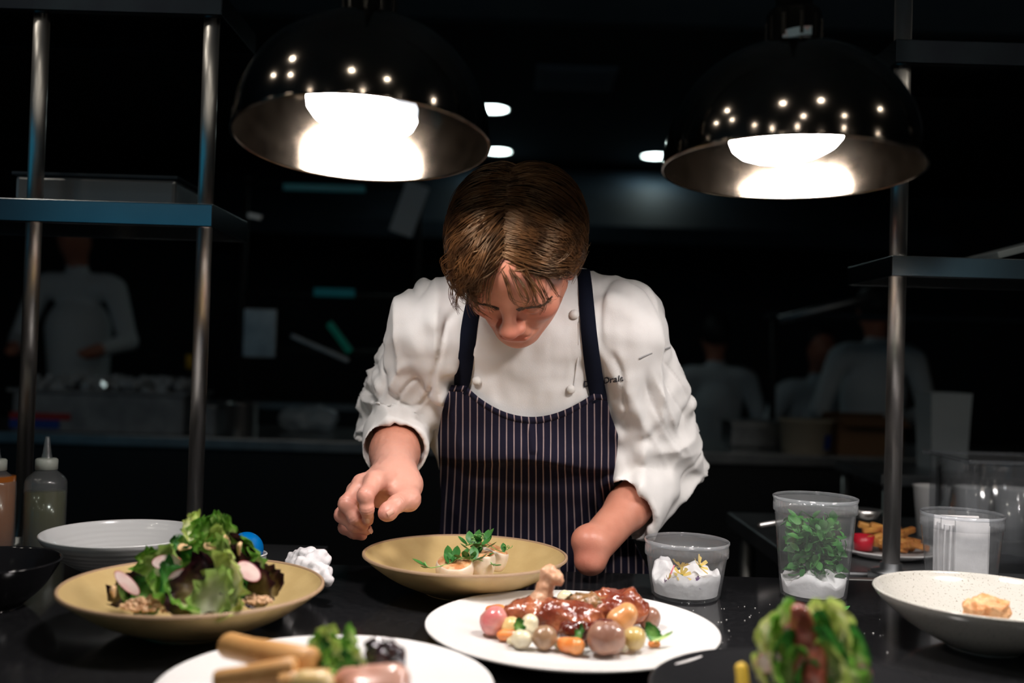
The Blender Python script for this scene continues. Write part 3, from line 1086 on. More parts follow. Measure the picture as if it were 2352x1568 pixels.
def build_stump():
    e = np.array(elR)
    p = np.array(stE)
    ax = (p - e) / np.linalg.norm(p - e)
    lo = np.minimum(e, p) - 0.07
    hi = np.maximum(e, p) + 0.07
    s = SDF(lo, hi, 0.0022)
    s.cap(e, e + ax * 0.12, 0.040, 0.031, k=0.02)
    s.cap(e + ax * 0.12, p - ax * 0.01, 0.031, 0.0275, k=0.02)
    up = np.array(cu)
    sd = np.array(cr)
    s.ell(p - ax * 0.006 + up * 0.010 - sd * 0.006, (0.0255, 0.024, 0.0235), k=0.012)
    s.ell(p + ax * 0.006 - up * 0.014 + sd * 0.002, (0.0235, 0.022, 0.0205), k=0.010)
    # soft crease between the two bony ends
    s.cap(p + ax * 0.034 - sd * 0.020 - up * 0.001, p + ax * 0.030 + sd * 0.004 - up * 0.016 - np.array(cf) * 0.012, 0.0045, k=0.012, op='sub')
    V, F = s.net(2)
    d = np.linalg.norm(V - (p + ax * 0.02), axis=1)
    return V, F, 0.35 * np.exp(-(d / 0.03) ** 2)


def build_core():
    """torso and upper arms under the clothes"""
    s = SDF((-0.40, 1.30, 0.72), (0.45, 1.85, 1.42), 0.011)
    s.cap(nkB, P(1215, 900, 1.60), 0.065, 0.10, k=0.05)
    s.cap(P(1215, 900, 1.60), P(1225, 1300, 1.69), 0.10, 0.10, k=0.05)
    for a, b in ((shL, elL), (shR, elR)):
        s.cap(P(1215, 760, 1.53), a, 0.05, 0.045, k=0.03)
        s.cap(a, b, 0.045, 0.038, k=0.02)
    s.cap(elL, wrL + (elL - wrL) * 0.3, 0.036, 0.030, k=0.02)
    s.cap(elR, elR + (stE - elR) * 0.6, 0.036, 0.028, k=0.02)
    s.cap(nkB, HC - Fv * 0.03 - Uv * 0.06, 0.05, 0.045, k=0.03)
    V, F = s.net(1)
    return V, F, np.zeros(len(V))


bv, bf, bfl = [], [], []
nofs = 0
HV, HF, Hfl = build_head()
GV, GF, Gfl, HJ = build_hand()
SV, SF_, Sfl = build_stump()
CV, CF_, Cfl = build_core()
for V, F, fl in ((HV, HF, Hfl), (GV, GF, Gfl), (SV, SF_, Sfl), (CV, CF_, Cfl)):
    bv.append(V)
    bf.append(F + nofs)
    bfl.append(fl)
    nofs += len(V)
body_me = np_mesh('body', crel(np.concatenate(bv)), np.concatenate(bf))
at = body_me.attributes.new('flush', 'FLOAT', 'POINT')
at.data.foreach_set('value', np.concatenate(bfl).astype(np.float32))
ah = body_me.attributes.new('hand', 'FLOAT', 'POINT')
_w = np.array(wrL)
_hv = np.clip(1.15 - ((GV - _w) @ (np.array(elL) - _w)) / (np.linalg.norm(np.array(elL) - _w) * 0.055) * 0.9, 0, 1)
_hv[((GV - _w) @ (np.array(elL) - _w)) < 0] = 1
ah.data.foreach_set('value', np.concatenate([np.zeros(len(HV)), _hv, np.full(len(SV), 0.15), np.zeros(len(CV))]).astype(np.float32))
body = link('body', body_me, M_skin, CH)

# fingernails
def nail(c, nrm, along, L, Wd):
    nrm = Vector(nrm).normalized()
    along = (Vector(along) - nrm * Vector(along).dot(nrm)).normalized()
    sd = along.cross(nrm)
    v, f = [], []
    for i in range(6):
        for j in range(5):
            u, w = (i / 5 - 0.5), (j / 4 - 0.5)
            ww = Wd * (1 - 0.35 * max(0, abs(u) * 2 - 0.55))
            v.append(Vector(c) + along * (u * L) + sd * (w * ww) + nrm * (0.0008 - (w * w) * 0.006))
    for i in range(5):
        for j in range(4):
            f.append((i * 5 + j, i * 5 + j + 1, (i + 1) * 5 + j + 1, (i + 1) * 5 + j))
    link('fingernail', pd('fingernail', crel(np.array(v)), f), M_nail, body)


bvh_hand = BVHTree.FromPolygons(GV.tolist(), GF.tolist())
for (px, py, al) in ((842, 1196, P(846, 1205, 1.332) - P(840, 1180, 1.32)), (897, 1178, P(880, 1180, 1.32) - P(905, 1165, 1.33)), (852, 1217, P(856, 1218, 1.35) - P(838, 1212, 1.35))):
    o_ = CAM
    dr = (P(px, py, 1.0) - CAM).normalized()
    hit = bvh_hand.ray_cast(o_, dr)
    if hit[0] is not None:
        nail(hit[0], hit[1] if hit[1].dot(dr) < 0 else -hit[1], al, 0.0095, 0.008)

# ---------- jacket
def build_jacket():
    s = SDF((-0.40, 1.24, 0.74), (0.44, 1.90, 1.46), 0.0037)
    # torso, bent forward
    Rt = np.array(Euler((R(24), 0, 0)).to_matrix())
    s.ell(P(1220, 840, 1.555), (0.172, 0.118, 0.165), Rt, k=0.05)
    s.ell(P(1222, 1010, 1.60), (0.158, 0.118, 0.16), Rt, k=0.05)
    s.ell(P(1226, 1200, 1.655), (0.150, 0.112, 0.17), k=0.05)
    s.cap(P(1150, 1330, 1.68), P(1310, 1330, 1.68), 0.105, k=0.05)
    # yoke and shoulders
    s.cap(shL, shR, 0.062, k=0.03)
    s.cap(P(1195, 668, 1.53), shL, 0.056, 0.058, k=0.03)
    s.cap(P(1200, 668, 1.53), shR, 0.056, 0.058, k=0.03)
    s.cap(P(1197, 690, 1.56), P(1215, 860, 1.60), 0.085, 0.11, k=0.04)
    s.ell(P(1195, 705, 1.48), (0.11, 0.06, 0.06), k=0.04)
    # sleeves
    for a, b, r0, r1, r2 in ((shL, elL, 0.060, 0.062, 0.057), (shR, elR, 0.062, 0.068, 0.060)):
        a, b = np.array(a), np.array(b)
        s.cap(a, a * 0.5 + b * 0.5, r0, r1, k=0.03)
        s.cap(a * 0.5 + b * 0.5, b, r1, r2, k=0.02)
    # sleeve to cuff
    w = np.array(wrL)
    e = np.array(elL)
    c1 = e + (w - e) * 0.62
    s.cap(e, e + (w - e) * 0.30, 0.055, 0.050, k=0.02)
    cuffs = [(e, w, 0.33, 0.66, 0.054, 0.052, 0.0435)]
    e2, w2 = np.array(elR), np.array(stE)
    s.cap(e2, e2 + (w2 - e2) * 0.32, 0.064, 0.056, k=0.02)
    cuffs.append((e2, w2, 0.24, 0.55, 0.062, 0.058, 0.046))
    # sleeve folds: soft ridges pulled across the cloth
    for (x1, y1, d1, x2, y2, d2, r) in (
            (905, 905, 1.545, 985, 960, 1.52, 0.012), (880, 935, 1.56, 960, 985, 1.53, 0.010),
            (960, 780, 1.43, 1010, 905, 1.47, 0.012), (1000, 740, 1.41, 1035, 850, 1.44, 0.010), (925, 720, 1.45, 890, 880, 1.51, 0.012),
            (1440, 720, 1.42, 1430, 860, 1.45, 0.011), (1480, 760, 1.42, 1440, 930, 1.47, 0.012), (1400, 690, 1.42, 1395, 800, 1.44, 0.010),
            (1430, 1000, 1.50, 1545, 975, 1.53, 0.011), (1425, 1055, 1.51, 1560, 1020, 1.54, 0.013), (1420, 1085, 1.51, 1530, 1110, 1.53, 0.013),
            (1470, 1035, 1.50, 1580, 1060, 1.56, 0.010), (1445, 930, 1.48, 1530, 890, 1.50, 0.010), (1540, 820, 1.48, 1585, 930, 1.53, 0.010)):
        s.cap(P(x1, y1, d1), P(x2, y2, d2), r, k=0.024)
    for (e_, w_, f0, f1, ra, rb, hole) in cuffs:
        ax = (w_ - e_) / np.linalg.norm(w_ - e_)
        p0 = e_ + (w_ - e_) * f0
        p1 = e_ + (w_ - e_) * f1
        # thick turned-back cuff: crisp ridge where it doubles over
        sub = SDF(s.lo, s.lo + (s.n - 1) * s.h, s.h)
        sub.cap(p0, p1, ra, rb, k=0.004)
        sub.plane(p1, ax, 0.006)
        kf = 0.005
        h_ = np.clip(0.5 + 0.5 * (s.f - sub.f) / kf, 0, 1)
        s.f = (s.f * (1 - h_) + sub.f * h_ - kf * h_ * (1 - h_)).astype(np.float32)
        s.cap(p0 + ax * 0.03, p1 + ax * 0.07, hole, hole * 1.02, k=0.004, op='sub')
    # collar opening round the neck
    V, F = s.net(2)
    N = normals(V, F)
    # woven drape: long diagonal folds on the body, rings on the sleeves
    A = np.zeros(len(V))
    for (a, b, ph, sd) in ((np.array(shL), np.array(elL), 0.3, 1), (np.array(shR), np.array(elR), 1.7, -1)):
        ab = b - a
        t = ((V - a) @ ab) / (ab @ ab)
        d = np.linalg.norm(V - a - np.clip(t, 0, 1.15)[:, None] * ab, axis=1)
        m = np.clip((0.085 - d) / 0.02, 0, 1) * np.clip((t - 0.05) / 0.3, 0, 1)
        # sleeve coordinates: t down the arm, th round it
        axn = ab / np.linalg.norm(ab)
        u_ = np.cross(axn, (0, 1, 0))
        u_ /= np.linalg.norm(u_)
        w_ = np.cross(axn, u_)
        rel = V - a
        th = np.arctan2(rel @ w_, rel @ u_)
        Q1 = np.stack([np.cos(th) * 1.5 + t * 0.9 * sd, np.sin(th) * 1.5 + ph, t * 1.6], 1)
        Q2 = np.stack([t * 5.2 + np.cos(th) * 0.9, np.sin(th) * 0.8 + ph * 3, np.cos(th) * 0.7], 1)
        r1 = 1 - 2.2 * np.abs(vnoise(Q1, 1, 1, 1, ph))
        r2 = 1 - 2.4 * np.abs(vnoise(Q2, 1, 1, 1, ph + 4))
        low = np.clip((t - 0.45) / 0.35, 0, 1)
        c1 = np.exp(-(vnoise(Q1 * 1.25, 1, 1, 1, ph + 9) / 0.075) ** 2)
        c2 = np.exp(-(vnoise(Q2 * 0.8, 1, 1, 1, ph + 13) / 0.085) ** 2)
        A -= m * (0.0048 * (1 - low) * c1 + 0.0040 * low * c2)
        A += m * (0.0110 * (1 - 0.6 * low) * (np.clip(r1, 0, 1) ** 2 - 0.3) + 0.0150 * low * (np.clip(r2, 0, 1) ** 2 - 0.35))
    # body: creases run from the shoulders towards the apron, finer crumple everywhere
    Q3 = np.stack([V[:, 0] * 15 + np.abs(V[:, 0] - 0.03) * 10 * (V[:, 2] - 1.2), V[:, 1] * 5, V[:, 2] * 4.5], 1)
    r3 = np.clip(1 - 2.3 * np.abs(vnoise(Q3, 1, 1, 1, 3.1)), 0, 1) ** 2
    out = np.clip((np.abs(V[:, 0] - 0.03) - 0.05) / 0.06, 0, 1)
    A += 0.0085 * (r3 - 0.3) * (0.25 + 0.75 * out)
    A -= 0.0050 * out * np.exp(-(vnoise(Q3 * 1.3, 1, 1, 1, 17.1) / 0.07) ** 2)
    A += 0.0016 * vnoise(V, 60, 40, 28, 8.1) + 0.0022 * vnoise(V, 20, 20, 44, 5.5)
    V = V + N * A[:, None]
    return V, F


JV, JF = build_jacket()
jme = np_mesh('chef_jacket', crel(JV), JF)
JK = link('chef_jacket', jme, M_jacket, CH)
JK['label'] = 'white cotton chef jacket with turned-back cuffs'
bvj = BVHTree.FromPolygons(JV.tolist(), JF.tolist())


def jhit(px, py, lift=0.0):
    dr = (P(px, py, 1.0) - CAM).normalized()
    h_ = bvj.ray_cast(CAM, dr)
    if h_[0] is None:
        return None, None
    n = h_[1] if h_[1].dot(dr) < 0 else -h_[1]
    return h_[0] + n * lift, n


# standing collar: two overlapping bands round the neck
def collar():
    c = Vector(nkB) + Vector((0.004, 0.00, -0.006))
    axis = (Vector(HC) - Uv * 0.06 - Fv * 0.03 - c).normalized()
    a = Vector((1, 0, 0))
    a = (a - axis * a.dot(axis)).normalized()
    b = axis.cross(a)
    v, f = [], []
    n = 40
    for i in range(n + 1):
        an = 2 * PI * (i / n) * 1.03 - PI / 2 - 0.1
        fl = 1.0 + 0.03 * math.sin(an * 3)
        for (r, z) in ((0.072, -0.030), (0.067, 0.0), (0.069, 0.026), (0.072, 0.027), (0.071, 0.0), (0.077, -0.030)):
            v.append(c + (a * math.cos(an) * 1.08 + b * math.sin(an)) * r * fl + axis * z)
    for i in range(n):
        for k in range(6):
            f.append((i * 6 + k, i * 6 + (k + 1) % 6, (i + 1) * 6 + (k + 1) % 6, (i + 1) * 6 + k))
    return link('collar', pd('collar', crel(np.array(v)), f), M_jacket, JK)


collar()
for (px, py) in ((1097, 873), (1309, 893), (1319, 722)):
    p, n = jhit(px, py, 0.003)
    if p is None:
        continue
    bm = bmesh.new()
    bmesh.ops.create_icosphere(bm, subdivisions=2, radius=0.0072)
    for vv in bm.verts:
        vv.co *= 1 + 0.07 * math.sin(vv.co.x * 900) * math.sin(vv.co.z * 900)
    bmesh.ops.scale(bm, vec=(1, 1, 0.75), verts=bm.verts)
    me = bpy.data.meshes.new('button')
    bm.to_mesh(me)
    bm.free()
    o = link('button', me, M_button, JK, True, Vector(p) - chef_base)
    o.rotation_euler = Vector(n).to_track_quat('Z', 'Y').to_euler()
# front overlap seam and pocket welt on the sleeve, laid on the cloth
def ribbon(name, pix, width, mat, parent, lift=0.003, thick=0.0016, step=10, cast=True, dep=None):
    """strip of cloth following the jacket through photo points"""
    pts = []
    for (x1, y1), (x2, y2) in zip(pix, pix[1:]):
        n = max(2, int(math.hypot(x2 - x1, y2 - y1) / step))
        for i in range(n):
            t = i / n
            pts.append((x1 + (x2 - x1) * t, y1 + (y2 - y1) * t))
    pts.append(pix[-1])
    C, Nn = [], []
    for (x, y) in pts:
        p, n = jhit(x, y, lift)
        if p is None:
            continue
        C.append(Vector(p))
        Nn.append(Vector(n))
    for _ in range(6):
        C = [C[0]] + [(C[i - 1] + C[i] * 2 + C[i + 1]) / 4 for i in range(1, len(C) - 1)] + [C[-1]]
        Nn = [Nn[0]] + [((Nn[i - 1] + Nn[i] * 2 + Nn[i + 1]) / 4).normalized() for i in range(1, len(Nn) - 1)] + [Nn[-1]]
    v, f = [], []
    for i, p in enumerate(C):
        t = (C[min(i + 1, len(C) - 1)] - C[max(i - 1, 0)]).normalized()
        s = t.cross(Nn[i]).normalized() * (width[0] + (width[1] - width[0]) * i / (len(C) - 1)) / 2
        u = Nn[i] * thick
        v += [p - s, p - s * 0.96 + u, p + s * 0.96 + u, p + s]
    for i in range(len(C) - 1):
        for k in range(4):
            f.append((i * 4 + k, i * 4 + (k + 1) % 4, i * 4 + 4 + (k + 1) % 4, i * 4 + 4 + k))
    return link(name, pd(name, crel(np.array(v)), f), mat, parent)


ribbon('sleeve_pocket_welt', [(1468, 822), (1500, 806), (1538, 797)], (0.003, 0.003), pmat('crease_shade_grey', (0.36, 0.35, 0.35), 0.8), JK, 0.0012, 0.0005)  # dark of the pocket crease put in as a grey strip
ribbon('front_seam', [(1085, 740), (1078, 800), (1083, 868)], (0.003, 0.003), M_jacket, JK, 0.0003, 0.0008)
ribbon('front_seam', [(1330, 740), (1330, 800), (1318, 890)], (0.003, 0.003), M_jacket, JK, 0.0003, 0.0008)

# ---------- apron
def stripe_mat():
    m = pmat('navy_apron_pinstripe', (0.009, 0.008, 0.018), 0.9, spec=0.12, bump=0.15, bscale=500)
    nt = m.node_tree
    b = nt.nodes['Principled BSDF']
    uv = nt.nodes.new('ShaderNodeUVMap')
    sp = nt.nodes.new('ShaderNodeSeparateXYZ')
    nt.links.new(uv.outputs[0], sp.inputs[0])
    fr = nt.nodes.new('ShaderNodeMath')
    fr.operation = 'FRACT'
    nt.links.new(sp.outputs[0], fr.inputs[0])
    # stripe profile
    r = nt.nodes.new('ShaderNodeValToRGB')
    e = r.color_ramp.elements
    e[0].position = 0.40
    e[0].color = (0, 0, 0, 1)
    e[1].position = 0.45
    e[1].color = (1, 1, 1, 1)
    e2 = e.new(0.55)
    e2.color = (1, 1, 1, 1)
    e3 = e.new(0.60)
    e3.color = (0, 0, 0, 1)
    nt.links.new(fr.outputs[0], r.inputs[0])
    mx = nt.nodes.new('ShaderNodeMixRGB')
    mx.inputs[1].default_value = (0.009, 0.008, 0.018, 1)
    mx.inputs[2].default_value = (0.29, 0.215, 0.21, 1)
    nt.links.new(r.outputs[0], mx.inputs[0])
    nt.links.new(mx.outputs[0], b.inputs['Base Color'])
    return m


M_apron = stripe_mat()
ya = [885, 915, 950, 1000, 1050, 1100, 1160, 1220, 1310, 1420, 1560]
xl = [1036, 1024, 1014, 1006, 1008, 1012, 1014, 1010, 995, 980, 970]
xr_ = [1388, 1394, 1402, 1420, 1416, 1408, 1418, 1445, 1490, 1500, 1500]


def top_edge(u):          # sagging bib edge in photo rows
    return 885 + 22 * u + 62 * math.sin(PI * min(1, max(0, (u - 0.10) / 0.82))) ** 1.0 * (1 if 0.10 < u < 0.92 else 0)


NU, NV = 120, 130
AP = np.zeros((NV + 1, NU + 1, 3))
UVA = np.zeros((NV + 1, NU + 1, 2))
for j in range(NV + 1):
    for i in range(NU + 1):
        u, v = i / NU, j / NV
        yt = top_edge(u)
        py = yt + (1560 - yt) * v
        px = np.interp(py, ya, xl) * (1 - u) + np.interp(py, ya, xr_) * u
        h_, n_ = jhit(px, py, 0.0)
        if h_ is None:
            h_ = P(px, py, 1.62)
        d_ = (h_ - CAM).dot(cf)
        AP[j, i] = (px, py, d_)
# smooth depth so the cloth bridges hollows and hangs clear of the body
D = AP[:, :, 2].copy()
for it in range(60):
    Dp = np.pad(D, 1, mode='edge')
    sm = (Dp[:-2, 1:-1] + Dp[2:, 1:-1] + Dp[1:-1, :-2] + Dp[1:-1, 2:]) / 4
    D = np.minimum(D * 0.25 + sm * 0.75, AP[:, :, 2])
YY, XX = AP[:, :, 1], AP[:, :, 0]
uu = np.linspace(0, 1, NU + 1)[None, :].repeat(NV + 1, 0)
belly = np.clip(np.sin(PI * uu), 0, 1)
# billow of the bib: swells down to a rolled fold, then tucks in
yf = 1046 + 26 * uu + 5 * np.sin(uu * 9)
q = (YY - yf)
bil = np.where(q < 0, np.exp(-(q / 55.0) ** 2), np.exp(-(q / 9.0) ** 2))
D = D - 0.006 - 0.034 * bil * (0.25 + 0.75 * belly) - 0.006 * np.exp(-((YY - yf - 62) / 26) ** 2) * belly
# slanting drape folds
fold = np.zeros_like(D)
for j in range(NV + 1):
    for i in range(NU + 1):
        u, py = uu[j, i], YY[j, i]
        fold[j, i] = 0.0030 * noise.noise((u * 7 + (py - 1000) * 0.0022, py * 0.006, 0.3)) + 0.0025 * noise.noise((u * 3, py * 0.022, 4.1)) * math.exp(-((py - 1060) / 90) ** 2)
        fold[j, i] += 0.0045 * math.exp(-((u - 0.5 - (py - 950) * 0.0004) / 0.02) ** 2) * (1 if py < 1040 else 0) * smooth1((py - 930) / 40)
D = D - fold
av = [crel(np.array(P(XX[j, i], YY[j, i], D[j, i]))) for j in range(NV + 1) for i in range(NU + 1)]
af = [(j * (NU + 1) + i, j * (NU + 1) + i + 1, (j + 1) * (NU + 1) + i + 1, (j + 1) * (NU + 1) + i) for j in range(NV) for i in range(NU)]
ame = pd('apron', av, af)
uvl = ame.uv_layers.new(name='UVMap')
NSTR = 24.0
for lp in ame.loops:
    i = lp.vertex_index % (NU + 1)
    j = lp.vertex_index // (NU + 1)
    # stripes run down the cloth, parallel in cloth width
    uvl.data[lp.index].uv = (((XX[j, i] - 1210) / 400.0) * NSTR * (1.0 if YY[j, i] < 1050 else 1.0 - 0.05 * smooth1((YY[j, i] - 1050) / 200)) + 0.25, j / NV)
AO = link('apron', ame, M_apron, CH)
AO['label'] = 'navy apron with pale pinstripes'
sol = AO.modifiers.new('thickness', 'SOLIDIFY')
sol.thickness = 0.0016
sol.offset = -1
# hem along the bib edge
hv, hf = [], []
for i in range(NU + 1):
    p0, p1 = Vector(av[i]), Vector(av[(NU + 1) * 3 + i])
    t = (p1 - p0).normalized()
    out = -Vector(cf)
    hv += [p0 - t * 0.001 + out * 0.0004, p0 - t * 0.0012 + out * 0.0026, p0 + t * 0.009 + out * 0.0022, p0 + t * 0.009 + out * 0.0002]
for i in range(NU):
    for k in range(4):
        hf.append((i * 4 + k, i * 4 + (k + 1) % 4, i * 4 + 4 + (k + 1) % 4, i * 4 + 4 + k))
hme = pd('hem', hv, hf)
uvh = hme.uv_layers.new(name='UVMap')
for lp in hme.loops:
    i = lp.vertex_index // 4
    uvh.data[lp.index].uv = (((XX[0, i] - 1210) / 400.0) * NSTR + 0.25, 0)
link('hem', hme, M_apron, AO)
ribbon('neck_strap', [(1062, 895), (1068, 820), (1078, 745), (1090, 690), (1110, 640)], (0.026, 0.022), M_navy, AO, 0.004, 0.002)
ribbon('neck_strap', [(1374, 918), (1360, 830), (1352, 750), (1345, 680), (1338, 615)], (0.026, 0.020), M_navy, AO, 0.004, 0.002)

# embroidered name on the chest
def text_mesh(body, size, bold=0.0):
    cu_ = bpy.data.curves.new('t', 'FONT')
    cu_.body = body
    cu_.size = size
    cu_.offset = bold
    cu_.extrude = 0.0004
    to = bpy.data.objects.new('t', cu_)
    COL.objects.link(to)
    dg = bpy.context.evaluated_depsgraph_get()
    me = bpy.data.meshes.new_from_object(to.evaluated_get(dg))
    bpy.data.objects.remove(to)
    return me


def lay_text(name, body_, px, py, size, parent, ang):
    """text wrapped onto the cloth, letter outlines cast vertex by vertex"""
    me = text_mesh(body_, 1.0, 0.008)
    pxs = size                       # letter height in photo pixels
    for vv in me.vertices:
        ox, oy, oz = vv.co
        x = px + (ox * math.cos(ang) - 0 * oy) * pxs + oy * pxs * 0.05
        y = py + ox * pxs * -math.sin(ang) * -1 - oy * pxs
        p, n = jhit(x, y, 0.0018 + oz * 0.8)
        vv.co = Vector(p) - chef_base if p is not None else vv.co * 0
    me.materials.clear()
    o = link(name, me, M_thread, parent, False)
    return o


lay_text('embroidered_name', 'De', 1338, 888, 20, JK, R(-6))
lay_text('embroidered_name', '. Drale', 1377, 881, 20, JK, R(-8))

# ---------- trousers and shoes, hidden behind the counter
s_ = SDF((-0.30, 1.50, 0.0), (0.38, 1.95, 0.92), 0.012)
for q in (-1, 1):
    s_.chain([(0.03 + q * 0.085, 1.70, 0.82), (0.03 + q * 0.10, 1.73, 0.48), (0.03 + q * 0.12, 1.77, 0.07)], [0.095, 0.072, 0.055], 0.02)
s_.cap((-0.05, 1.69, 0.84), (0.11, 1.69, 0.84), 0.11, k=0.03)
V_, F_ = s_.net(1)
link('trousers', np_mesh('trousers', crel(V_), F_), M_trouser, CH)
for q in (-1, 1):
    s_ = SDF((-0.12, 1.45, -0.01), (0.25, 1.90, 0.14), 0.008)
    s_.cap((0.03 + q * 0.12, 1.78, 0.045), (0.03 + q * 0.13, 1.58, 0.038), 0.045, 0.038, k=0.02)
    s_.plane((0, 0, 0.004), (0, 0, -1))
    V_, F_ = s_.net(1)
    link('shoe', np_mesh('shoe', crel(V_), F_), M_trouser, CH)

# ---------- hair
def build_hair():
    # cap close to the skull
    s = SDF((-0.115, -0.15, -0.13), (0.115, 0.12, 0.15), 0.0032)
    s.ell((0, -0.018, 0.033), (0.084, 0.104, 0.094), k=0.02)
    V, F = s.net(1)
    hy = [-0.13, -0.07, -0.045, -0.03, -0.005, 0.012, 0.028, 0.05, 0.066, 0.09]
    hz = [-0.10, -0.09, -0.03, 0.012, 0.012, -0.045, -0.035, 0.030, 0.072, 0.10]
    zl = np.interp(V[:, 1], hy, hz) + 0.006 * np.sin(V[:, 0] * 140)
    keep = V[:, 2] > zl
    F = F[keep[F].all(1)]
    used = np.unique(F)
    rm = np.full(len(V), -1)
    rm[used] = np.arange(len(used))
    V, F = V[used], rm[F]
    # parting groove
    par = np.exp(-((V[:, 0] + 0.006) / 0.006) ** 2) * (V[:, 2] > 0.05) * (V[:, 1] > -0.03)
    V = V - np.array((0, 0, 1))[None] * (par * 0.003)[:, None]
    vv, ff = V.tolist(), [tuple(q) for q in F.tolist()]
    c = np.array((0, -0.018, 0.033))
    rad = np.array((0.082, 0.102, 0.092))

    def surf(dv, off):
        dv = dv / np.linalg.norm(dv)
        return c + dv * (1 / np.sqrt(((dv / rad) ** 2).sum())) * (1 + off / 0.09)

    rnd = random.Random(11)
    for g in range(760):                         # clumps
        side = -1 if rnd.random() < 0.5 else 1
        al = R(rnd.uniform(-95, 62))            # place along the parting, front = +
        lat = abs(rnd.gauss(0, 0.30)) + 0.02 if g % 3 else rnd.uniform(0.0, 0.12)
        fr = smooth1((math.degrees(al) - 2) / 36)
        root = np.array((side * math.sin(lat) - 0.05, math.sin(al) * math.cos(lat), math.cos(al) * math.cos(lat)))
        # where the clump ends
        if fr > 0.5:
            if side < 0:
                end = np.array((-0.62 + rnd.uniform(-0.30, 0.26), 0.82 + rnd.uniform(-0.20, 0.12), rnd.uniform(-0.24, 0.10)))
                lift = rnd.uniform(0.014, 0.034)
            else:
                end = np.array((0.92 + rnd.uniform(-0.14, 0.12), 0.34 + rnd.uniform(-0.24, 0.14), rnd.uniform(-0.30, 0.26)))
                lift = rnd.uniform(0.006, 0.020)
        else:
            ye = math.sin(al) * 0.75 + 0.10
            end = np.array((side * 1.0, ye + rnd.uniform(-0.15, 0.18), -0.28 + rnd.uniform(-0.25, 0.30)))
            if ye < -0.5:
                end = np.array((side * rnd.uniform(0.1, 0.8), -1.0, -0.6 + rnd.uniform(-0.3, 0.4)))
            lift = rnd.uniform(0.006, 0.022)
        t1 = rnd.uniform(0.72, 1.0) if fr < 0.5 else rnd.uniform(0.85, 1.05)
        wa, wf, wp = rnd.uniform(0.003, 0.011), rnd.uniform(1.0, 2.2), rnd.uniform(0, 6.3)
        curl = rnd.uniform(-0.022, 0.026)
        ns = rnd.randint(7, 12)
        cl_end = end / np.linalg.norm(end)
        sidev = np.cross(cl_end, root)
        sidev /= (np.linalg.norm(sidev) + 1e-9)
        for k in range(ns):
            j1 = np.array([rnd.gauss(0, 0.05) for _ in range(3)])
            j2 = np.array([rnd.gauss(0, 0.045) for _ in range(3)])
            r0 = root + j1
            r0 /= np.linalg.norm(r0)
            e0 = cl_end + j2
            e0 /= np.linalg.norm(e0)
            dl = rnd.uniform(-0.003, 0.005)
            L = t1 * rnd.uniform(0.85, 1.08)
            pts, rr = [], []
            n = 13
            th = math.acos(max(-1, min(1, float(r0 @ e0))))
            for q in range(n):
                t = q / (n - 1) * L
                sth = math.sin(th) + 1e-6
                dv = (math.sin((1 - t) * th) * r0 + math.sin(t * th) * e0) / sth
                off = 0.001 + (lift + dl) * math.sin(min(PI, PI * 0.72 * t + 0.05)) + (0.004 if t > 0.8 else 0) * (t - 0.8) * 5
                p = surf(dv, off)
                w_ = wa * t * math.sin(wf * 2 * PI * t + wp + rnd.uniform(-0.05, 0.05))
                p = p + sidev * w_ + sidev * curl * max(0, t - 0.7) ** 2 * 8
                pts.append(Vector(p))
                rr.append(0.00066 * (1 - 0.75 * (q / (n - 1)) ** 2))
            v, f = tube_geo(pts, rr, 4, False)
            b = len(vv)
            vv += [tuple(x) for x in v]
            ff += [tuple(i + b for i in q) for q in f]
    # loose curls on the brow
    for (a0, b0, cc, dd) in (((0.018, 0.066, 0.088), (0.045, 0.100, 0.055), (0.036, 0.104, 0.022), (0.052, 0.098, 0.018)),
                             ((0.012, 0.068, 0.086), (0.050, 0.100, 0.062), (0.044, 0.104, 0.030), (0.028, 0.102, 0.020)),
                             ((0.022, 0.062, 0.088), (0.058, 0.092, 0.060), (0.052, 0.098, 0.028), (0.064, 0.088, 0.022)),
                             ((0.002, 0.070, 0.086), (0.022, 0.102, 0.066), (0.020, 0.106, 0.044), (0.032, 0.104, 0.040)),
                             ((0.030, 0.060, 0.084), (0.066, 0.074, 0.052), (0.066, 0.080, 0.020), (0.072, 0.066, 0.004)),
                             ((-0.03, 0.066, 0.086), (-0.056, 0.098, 0.050), (-0.060, 0.098, 0.010), (-0.046, 0.104, -0.002)),
                             ((-0.04, 0.062, 0.084), (-0.072, 0.090, 0.048), (-0.074, 0.090, 0.006), (-0.084, 0.084, -0.008)),
                             ((-0.02, 0.068, 0.086), (-0.046, 0.104, 0.055), (-0.048, 0.108, 0.022), (-0.034, 0.108, 0.010)),
                             ((-0.005, 0.074, 0.080), (0.010, 0.104, 0.060), (0.004, 0.108, 0.040), (0.018, 0.106, 0.034)),
                             ((0.006, 0.074, 0.080), (0.034, 0.104, 0.062), (0.040, 0.106, 0.038), (0.024, 0.108, 0.032)),
                             ((0.015, 0.072, 0.080), (0.052, 0.098, 0.055), (0.062, 0.096, 0.030), (0.048, 0.102, 0.014)),
                             ((-0.010, 0.072, 0.082), (-0.022, 0.104, 0.058), (-0.030, 0.108, 0.030), (-0.020, 0.108, 0.018)),
                             ((-0.035, 0.066, 0.082), (-0.070, 0.096, 0.045), (-0.082, 0.092, 0.012), (-0.070, 0.100, 0.000)),
                             ((-0.045, 0.058, 0.080), (-0.086, 0.078, 0.040), (-0.092, 0.076, 0.004), (-0.078, 0.090, -0.006))):
